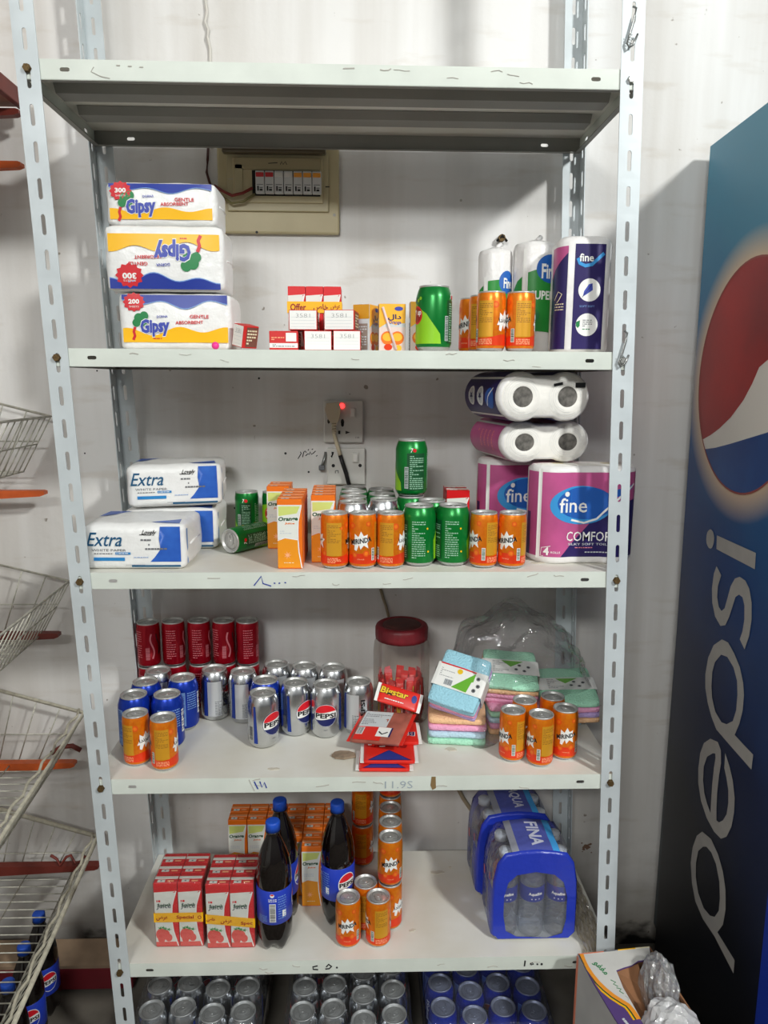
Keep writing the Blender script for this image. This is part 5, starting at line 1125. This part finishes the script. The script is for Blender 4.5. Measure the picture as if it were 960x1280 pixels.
def bottle(label, x, y, z, rz, grp, sc=1., first=[None]):
    if first[0] is None:
        t = thing('cola_bottle', label, 'bottle', (x, y, z), rz, grp); first[0] = t
        g = G()
        def foot(r, zz, a):
            if zz < .03 and r > .012: q = (1 - zz / .03); return (r * (1 - .14 * q * (.5 - .5 * math.cos(5 * a))), zz + .012 * q * (.5 - .5 * math.cos(5 * a)))
            return r, zz
        R = .0372
        g.lathe([(0, .008), (.012, .006), (.022, 0), (.029, .002), (.034, .012), (.0366, .026), (R, .045), (R, .066), (R - .0008, .069), (R - .0008, .146), (R, .149), (.0368, .165), (.0352, .185), (.0318, .204), (.0262, .222), (.0198, .238), (.0148, .25), (.0128, .256), (.0128, .260), (.0158, .2605), (.0158, .263), (.0118, .2635), (.0115, .266), (0, .266)], COLA, 50, fn=foot); g.build('bottle_body', t)
        g = G(); mp = cyl(R + .0001); g.lathe([(R - .0004, .069), (R + .0001, .0695), (R + .0001, .1455), (R - .0004, .146)], BLAB, 50); put = lambda s, m, o=.0004: g.put(s, m, mp, o, .006)
        R_ = .021; cz = .108
        put(disc(0, cz, R_, .0265, 36), WHITE); q = R_ * .93; qq = .0265 * .93
        put(poly(*([(x_, cz + .008 + .002 * math.sin(x_ / q * 1.9)) for x_ in lsp(-q * .93, q * .93, 12)] + [(q * math.cos(a), cz + qq * math.sin(a)) for a in lsp(.36, PI - .28, 16)])), RED7, .0007)
        put(poly(*([(x_, cz - .009 + .002 * math.sin(x_ / q * 1.9)) for x_ in lsp(q * .93, -q * .93, 12)] + [(q * math.cos(a), cz + qq * math.sin(a)) for a in lsp(PI + .4, 2 * PI - .3, 16)])), BLAB, .0007); put(text('PEPSI', 0, cz - .0005, .037, .0105, .035), BLACK, .0009)
        u0 = -.075
        put(disc(u0 + .004, .137, .0045, n=16), WHITE, .0006); put(disc(u0 + .004, .139, .0034, .002, 12), RED7, .0008); put(rect(u0 - .002, .076, u0 + .011, .118), WHITE, .0006); put(barcode(u0 - .001, .077, u0 + .01, .117, True), BLACK, .0008); put(lines(u0 + .016, .08, u0 + .034, .135, 10, .4), SKYP, .0006); put(lines(u0 - .028, .072, u0 - .008, .09, 5, .4), SKYP, .0006); put(lines(u0 - .004, .122, u0 + .013, .13, 2, .5), WHITE, .0006)
        put(rect(-.05, .085, -.042, .1), WHITE, .0006); put(lines(.045, .075, .075, .14, 12, .4), SKYP, .0006)
        g.build('label', t)
        g = G(); rb = lambda r, zz, a: (r + (.0005 if int(a * 60 / PI) % 2 else 0), zz)
        g.lathe([(.0135, .2635), (.0146, .2635), (.0146, .281), (.0138, .2835), (.011, .284), (0, .284)], CAPB, 120, fn=lambda r, zz, a: rb(r, zz, a) if .2635 <= zz <= .2811 and r > .014 else (r, zz)); g.lathe([(.0136, .2605), (.0148, .2605), (.0148, .2628), (.0136, .2628)], CAPB, 40); g.build('cap', t)
        return t
    t = dup(first[0], (x, y, z), rz, label, grp); t.scale = (sc, sc, sc); return t
GBT = 'cola bottles on the bottom shelf'; RB = .0372
bottle('nearest dark cola bottle, standing beside the strawberry juice pack', -.1365, .054, Z5, 1.9, GBT)
bottle('dark cola bottle behind the nearest one', -.1305, .1315, Z5, 1.55, GBT)
bottle('dark cola bottle beside the stacked orange soda cans, emblem at its right edge', -.005, .1205, Z5, .62, GBT)
GBF = 'cola bottles on the floor'
bottle('cola bottle on the floor nearest the wall, red emblem towards the maroon board', -.712, .222, 0.001, .75, GBF, .93)
bottle('cola bottle on the floor, middle of the three below the lowest basket', -.702, .122, 0.001, .5, GBF, .93)
bottle('cola bottle on the floor at the left picture edge', -.69, .02, 0.001, .2, GBF, .93)
# water packs
WFILM = film('water_film', (235, 240, 250), .05, .03, 40, .8); WBLUE = mat('water_film_blue', (38, 58, 176), .25, bump=.3, scale=40); WCYAN = mat('water_film_cyan', (70, 160, 226), .25); WATERB = film('water_bottle_plastic', (240, 245, 252), .10, .08, 8, .15, .05); WLAB = mat('water_label', (34, 50, 140), .35); WGREY = mat('water_film_grey', (150, 152, 164), .28, bump=.3, scale=40)
wb = None
def water_pack(label, x, y, rz, top):
    global wb
    t = thing('water_pack', label, 'water pack', (x, y, Z5), rz, 'shrink wrapped water packs')
    if wb is None:
        g = G(); rr = .0285; pr_ = [(0, .004), (.018, 0), (.026, .002), (rr, .01)]
        for k in range(5): z = .018 + k * .0132; pr_ += [(rr, z), (rr, z + .007), (rr - .0022, z + .0101)]
        pr_ += [(rr, .085), (rr - .001, .0865), (rr - .001, .122), (rr, .124), (rr - .002, .130), (rr, .136), (.0265, .150), (.02, .166), (.0135, .178), (.0125, .184)]
        g.lathe(pr_, WATERB, 28); wb_body = g.mesh('water_bottle')
        g = G(); g.lathe([(rr - .0008, .087), (rr - .0006, .1215)], WLAB, 28); mp = cyl(rr - .0004)
        for u in (0, .09): g.put(text('Aquafina', u, .105, .03, .009, .03), WHITE, mp, .0004, .005); g.put(join(*[disc(u + q * .008, .094, .0014, n=6) for q in (-1, 0, 1)]), WHITE, mp, .0004, .005)
        wb_lab = g.mesh('water_label')
        g = G(); g.lathe([(.0135, .181), (.0145, .181), (.0145, .194), (.012, .196), (0, .196)], WHITE, 24); wb = (wb_body, wb_lab, g.mesh('water_cap'))
    for i in range(3):
        for j in range(2):
            o = link(bpy.data.objects.new('water_bottle', wb[0]), t); o.location = ((i - 1) * .0585, (j - .5) * .0585, .001); o.rotation_euler = (0, 0, (0, .1, -.25)[i])
            for n_, m_ in (('label', wb[1]), ('cap', wb[2])): link(bpy.data.objects.new(n_, m_), o)
    # outline of the wrapped pack in x-z
    hw, H = .0915, .211
    ol = [(-hw + .012, 0), (hw - .012, 0), (hw, .014), (hw, .1), (hw - .002, .14), (hw - .010, .18), (hw - .026, .203), (.036, .208), (0, H), (-.036, .208), (-hw + .026, .203), (-hw + .010, .18), (-hw + .002, .14), (-hw, .1), (-hw, .014)]
    cu = []
    for k in range(len(ol)):
        a, b_ = ol[k], ol[(k + 1) % len(ol)]; cu += [a, ((a[0] + b_[0]) / 2, (a[1] + b_[1]) / 2)]
    yf, yb = -.0615, .0615; n = len(cu); g = G(); ys = [yf, yf + .006, yf + .03, -.01, .02, yb - .03, yb - .006, yb]; sc = [.955, 1, 1.006, .998, 1.004, 1.004, 1, .955]
    rings = [[g.bm.verts.new((x_ * s, yy, .09 + (z_ - .09) * s + .0008)) for x_, z_ in cu] for yy, s in zip(ys, sc)]
    for q in range(len(ys) - 1):
        for k in range(n):
            mx = (cu[k][0] + cu[(k + 1) % n][0]) / 2; mz = (cu[k][1] + cu[(k + 1) % n][1]) / 2
            if q == 0 or q == len(ys) - 2: m_ = WBLUE if mz > .01 else WFILM
            elif mz > .16: m_ = WCYAN if .03 < mx < .055 else (WFILM if mx >= .055 or mx < -.052 else (WGREY if mx < -.03 else WBLUE2))
            elif mz > .125: m_ = WFILM
            else: m_ = WBLUE if q in (1, 2, 5) and mz > .005 else WFILM
            f = g.bm.faces.new([rings[q][k], rings[q][(k + 1) % n], rings[q + 1][(k + 1) % n], rings[q + 1][k]]); f.material_index = g.mi(m_); f.smooth = True
    # end faces: blue ring with a clear window
    win = [(-.036, .010), (-.06, .024), (-.066, .06), (-.066, .105), (-.058, .138), (-.04, .156), (0, .163), (.04, .156), (.06, .138), (.069, .105), (.069, .05), (.062, .016), (.03, .006)]
    for yy in (yf, yb):
        o2 = [(x_ * .955, .09 + (z_ - .09) * .955 + .0008) for x_, z_ in cu]
        holed(g, o2, [win], WBLUE, lambda u, v: (u, yy, v)); holed(g, win, [], film('water_window', (250, 250, 252), .05, .05, 12, .2, .05), lambda u, v: (u, yy + (.001 if yy < 0 else -.001), v))
    mt = lambda u, v, o: Vector((u, v, .2120 + o - .1 * u * u / .036))
    g.put(text(top, .008, .0, .085, .028, .03, 0, -PI / 2), mat('film_lettering', (206, 208, 226), .4), mt, .0012)
    g.put(poly((-.03, .098), (-.02, .1), (-.022, .12), (-.034, .118)), ORED, plane((-hw - .0015, 0, 0), (0, -1, 0), (0, 0, 1)), .0004); g.put(poly((.03, .125), (.036, .128), (.034, .145), (.026, .14)), RED7, plane((-hw - .0005, 0, .0), (0, -1, 0), (0, 0, 1)), .0004)
    bmesh.ops.remove_doubles(g.bm, verts=g.bm.verts, dist=1e-6)
    g.build('shrink_film', t); return t
WBLUE2 = mat('water_film_panel', (84, 92, 170), .25, bump=.3, scale=40)
water_pack('front water bottle pack in blue printed film at the right of the bottom shelf', .4155, .105, 0, 'FINA')
water_pack('water bottle pack in blue film behind the front pack', .402, .245, .03, 'AQUA')
def crumple(name, label, cat, cx, cy, cz, w, d, hgt, seed, m, parent=None, nx=26, ny=26, tilt=0.):
    r = random.Random(seed); ph = [(r.uniform(8, 60) / w * .12, r.uniform(8, 60) / d * .12, r.uniform(0, 6.3), r.uniform(.3, 1)) for _ in range(9)]
    g = G(); rows = []
    for j in range(ny + 1):
        row = []
        for i in range(nx + 1):
            u, v = i / nx - .5, j / ny - .5; z = sum(a * abs(math.sin(fx * u * w * 10 + fy * v * d * 10 + p)) for fx, fy, p, a in ph) / 5.5
            e = max(0, 1 - (2 * u) ** 4) * max(0, 1 - (2 * v) ** 4)
            row.append(g.bm.verts.new((u * w * (1 + .1 * math.sin(j * 1.3)), v * d * (1 + .1 * math.sin(i * 1.7 + 1)), hgt * z * (.25 + .75 * e) + tilt * v)))
        rows.append(row)
    i_ = g.mi(m)
    for j in range(ny):
        for i in range(nx):
            f = g.bm.faces.new([rows[j][i], rows[j][i + 1], rows[j + 1][i + 1], rows[j + 1][i]]); f.material_index = i_; f.smooth = False
    o = g.build(name, parent, (cx, cy, cz))
    if label: tag(o, label, cat)
    return o
crumple('film_scrap', 'crumpled yellowish clear film along the right edge of the bottom shelf', 'plastic film', .5405, .125, Z5, .05, .25, .03, 4, film('old_film', (226, 214, 186), .14, .22, 60, .9))
# ---------------------------------------------------------------- open carton at the lower right
CBRN = mat('carton_brown', (150, 104, 70), .8, noise=.12, scale=30); CWHT = mat('carton_print_white', (216, 214, 208), .5, noise=.06, scale=20); CGRY = mat('carton_print_grey', (186, 186, 182), .5, noise=.1, scale=12); CPUR = mat('carton_purple', (86, 62, 120), .5); CORG = mat('carton_orange', (236, 150, 40), .5); CSAL = mat('carton_salmon', (206, 120, 92), .55)
bxo = thing('open_carton', 'torn open printed carton on the floor at the lower right, stuffed with plastic bags', 'carton', (.485, -.044, 0))
HB = .36; O_ = Vector((.485, -.044, 0)); T = lambda x, y, z=HB: Vector((x, y, z)) - O_
def sheet(name, pts, m_, holes=None, th=.003):
    g = G(); f = g.bm.faces.new([g.bm.verts.new(q) for q in pts]); f.material_index = g.mi(m_)
    if len(pts) > 4: f.normal_update(); bmesh.ops.triangulate(g.bm, faces=[f])
    return g
FL_ = (.530, -.30); FR_ = (.665, -.275); BL_ = (.485, -.044); BR_ = (.638, -.028)
# printed lid with a torn hole at its right side
g = sheet('lid', [T(*BL_), T(.4935, -.115), T(.507, -.195), T(*FL_), T(.592, -.29), T(.560, -.235), T(.553, -.2), T(.552, -.168), T(.5475, -.132), T(.5485, -.089), T(.566, -.082), T(.584, -.0765), T(.6, -.066), T(.628, -.062), T(*BR_)], CPUR)
mp = lambda u, v, o: T(u, v, HB + o)
arc = [(.496, -.046), (.4955, -.06), (.497, -.079), (.501, -.097), (.507, -.115), (.515, -.131), (.525, -.146), (.537, -.159), (.546, -.168), (.551, -.182), (.5545, -.2)]
def sh_(d0, d1): # strip beside the arc, towards the purple side
    out = []
    for d in (d0, d1):
        for k, (x, y) in enumerate(arc):
            (x0, y0), (x1, y1) = arc[max(0, k - 1)], arc[min(len(arc) - 1, k + 1)]; l = math.hypot(x1 - x0, y1 - y0); nx, ny = (y1 - y0) / l, -(x1 - x0) / l
            q = (x + nx * d, y + ny * d); lim = .485 + (-.044 - q[1]) * .135 + .0012; out.append((max(q[0], lim), q[1]))
    n = len(arc); return out, [[k, k + 1, n + k + 1, n + k] for k in range(n - 1)]
g.put(poly(*(arc + [(.5515, -.168), (.547, -.132), (.548, -.0885), (.566, -.0815), (.584, -.076), (.6, -.0655), (.628, -.0615), (.637, -.0285), (.486, -.0445)])), CWHT, mp, .0006)
g.put(sh_(0, .0085), CORG, mp, .0009); g.put(sh_(.0085, .0115), DGREEN, mp, .001); g.put(sh_(.0115, .015), YWRAP, mp, .001)
g.put(text('\uFEEE\uFED4\uFED4\uFEE3', .519, -.083, .034, .017, .02, 0, -1.15), GWRAP, mp, .001); g.put(join(stroke([(.529, -.112), (.537, -.118), (.531, -.122), (.538, -.128)], .0016), stroke([(.534, -.131), (.542, -.134), (.537, -.139), (.543, -.145)], .0016)), GWRAP, mp, .001); g.put(stroke([(.544, -.15), (.549, -.156), (.546, -.16)], .001), SCUFF, mp, .001)
g.put(spin(lines(.506, -.225, .554, -.219, 1, .8), .530, -.222, -1.25), PALE, mp, .001); g.put(spin(lines(.520, -.242, .560, -.238, 1, .8), .540, -.24, -1.25), PALE, mp, .001)
for a, b_, m_ in ((0., .35, CSAL), (.35, .55, GREY), (.55, .8, YWRAP), (.8, 1., CREAM)):
    x0, x1 = .486 + .151 * a, .486 + .151 * b_; g.put(poly((x0, -.0450 + .016 * a), (x0, -.0385 + .016 * a - .0085), (x1, -.0385 + .016 * b_ - .0085), (x1, -.0450 + .016 * b_)), m_, mp, .0012)
solidify(g.build('lid', bxo), .003)
g = sheet('w', [T(*BL_, .003), T(*FL_, .003), T(*FL_), T(*BL_)], CGRY); A = T(*BL_, 0); dv_ = (T(*FL_, 0) - A).normalized(); ms = lambda u, v, o: A + dv_ * u + Vector((0, 0, v)) + Vector((-o, 0, 0))
g.put(rect(.001, .004, .007, HB - .002), CSAL, ms, .0012); g.put(star(.075, .2, .01, .026, 5, 1.3), GWRAP, ms, .0012); g.put(lines(.05, .15, .1, .17, 2, .5), GREY, ms, .0012); solidify(g.build('side_panel', bxo), .003)
for nm, a, b_ in (('back_panel', BL_, BR_), ('side_panel', BR_, FR_), ('front_panel', FR_, FL_)):
    g = sheet('w', [T(*a, .003), T(*b_, .003), T(*b_), T(*a)], CBRN); solidify(g.build(nm, bxo), .003)
g = sheet('w', [T(*BL_, .002), T(*FL_, .002), T(*FR_, .002), T(*BR_, .002)], CBRN); g.build('bottom_panel', bxo)
g = sheet('f', [T(.5485, -.087, HB - .004), T(.566, -.080, HB - .004), T(.6, -.066, HB - .005), T(.604, -.10, HB - .03), T(.592, -.17, HB - .05), T(.556, -.19, HB - .02)], CBRN); solidify(g.build('torn_flap', bxo), .002)
BAGF = film('grey_bag_film', (214, 218, 222), .22, .30, 70, .9); BAGW = film('white_bag_film', (250, 250, 252), .12, .62, 60, .7)
def bag_blob(name, label, cx, cy, cz, rx, ry, rz_, m, seed, zmin):
    g = G(); b = bmesh.new(); bmesh.ops.create_icosphere(b, subdivisions=4, radius=1); r = random.Random(seed); ph = [(Vector((r.uniform(-1, 1), r.uniform(-1, 1), r.uniform(-1, 1))) * r.uniform(4, 14), r.uniform(0, 6)) for _ in range(8)]
    for v in b.verts:
        k = 1 + sum(.06 * abs(math.sin(v.co.dot(w_) + p)) for w_, p in ph) - .2; v.co = (cx + v.co.x * rx * k, cy + v.co.y * ry * k, max(zmin, cz + v.co.z * rz_ * k))
    g.merge(b, g.mi(m), False); return tag(g.build(name), label, 'plastic bag')
bag_blob('plastic_bag', 'grey crumpled clear plastic bag bulging from the torn right side of the carton', .622, -.118, .33, .03, .05, .075, BAGF, 3, .02)
bag_blob('plastic_bag', 'white crumpled plastic bag at the front of the torn carton', .607, -.212, .325, .05, .045, .07, BAGW, 8, .02)
CAMPOS = (0.0468, -1.34255, 1.50156)
CAMROT = ((0.999525, -0.030313, 0.005486), (-7.4e-05, 0.175728, 0.984439), (0.030805, 0.983972, -0.175643))
# ---------------------------------------------------------------- light and camera
def lamp(name, loc, target, size, power, col=(1, 1, 1), sy=None):
    l = bpy.data.lights.new(name, 'AREA'); l.energy = power; l.size = size; l.color = col
    if sy: l.shape = 'RECTANGLE'; l.size_y = sy
    o = bpy.data.objects.new(name, l); o.location = loc; o.rotation_euler = (Vector(target) - Vector(loc)).to_track_quat('-Z', 'Y').to_euler(); C.objects.link(o); return o
lamp('ceiling_lamp', (2.1, -2.6, 3.25), (0, .2, 1.2), .3, 112, (.985, 1, .975))
lamp('fill_lamp', (-.9, -3.8, 3.1), (0, .2, 1.0), 1.3, 88, (.985, 1, .98), .3)  # unseen fill lamp, added to brighten the lower shelves and the left side
wd = bpy.data.worlds.new('room_light'); S.world = wd; wd.use_nodes = True
nt = wd.node_tree; N = nt.nodes.new; L = nt.links.new; bgn = nt.nodes['Background']
tc = N('ShaderNodeTexCoord'); sp = N('ShaderNodeSeparateXYZ'); L(tc.outputs['Generated'], sp.inputs[0])
rp = N('ShaderNodeValToRGB'); e = rp.color_ramp.elements
mr = N('ShaderNodeMapRange'); mr.inputs['From Min'].default_value = -1; mr.inputs['From Max'].default_value = 1; L(sp.outputs['Z'], mr.inputs['Value']); L(mr.outputs['Result'], rp.inputs['Fac'])
e[0].position = .3; e[0].color = (.095, .096, .092, 1); e[1].position = .72; e[1].color = (.605, .615, .60, 1)
q = e.new(.5); q.color = (.252, .257, .25, 1)
L(rp.outputs['Color'], bgn.inputs['Color']); bgn.inputs['Strength'].default_value = .6
cam = bpy.data.cameras.new('camera'); co = bpy.data.objects.new('camera', cam); C.objects.link(co)
r_, u_, f_ = [Vector(v) for v in CAMROT]
co.matrix_world = Matrix((( r_[0], u_[0], -f_[0], CAMPOS[0]), (r_[1], u_[1], -f_[1], CAMPOS[1]), (r_[2], u_[2], -f_[2], CAMPOS[2]), (0, 0, 0, 1)))
cam.sensor_fit = 'VERTICAL'; cam.sensor_height = 36; cam.lens = 36 * 921.07 / 1280; cam.clip_start = .01
S.camera = co
S.cycles.transparent_max_bounces = 32
S.view_settings.view_transform = 'Standard'; S.view_settings.look = 'None'; S.view_settings.gamma = 1; S.view_settings.use_curve_mapping = False
S.view_settings.exposure = -0.17
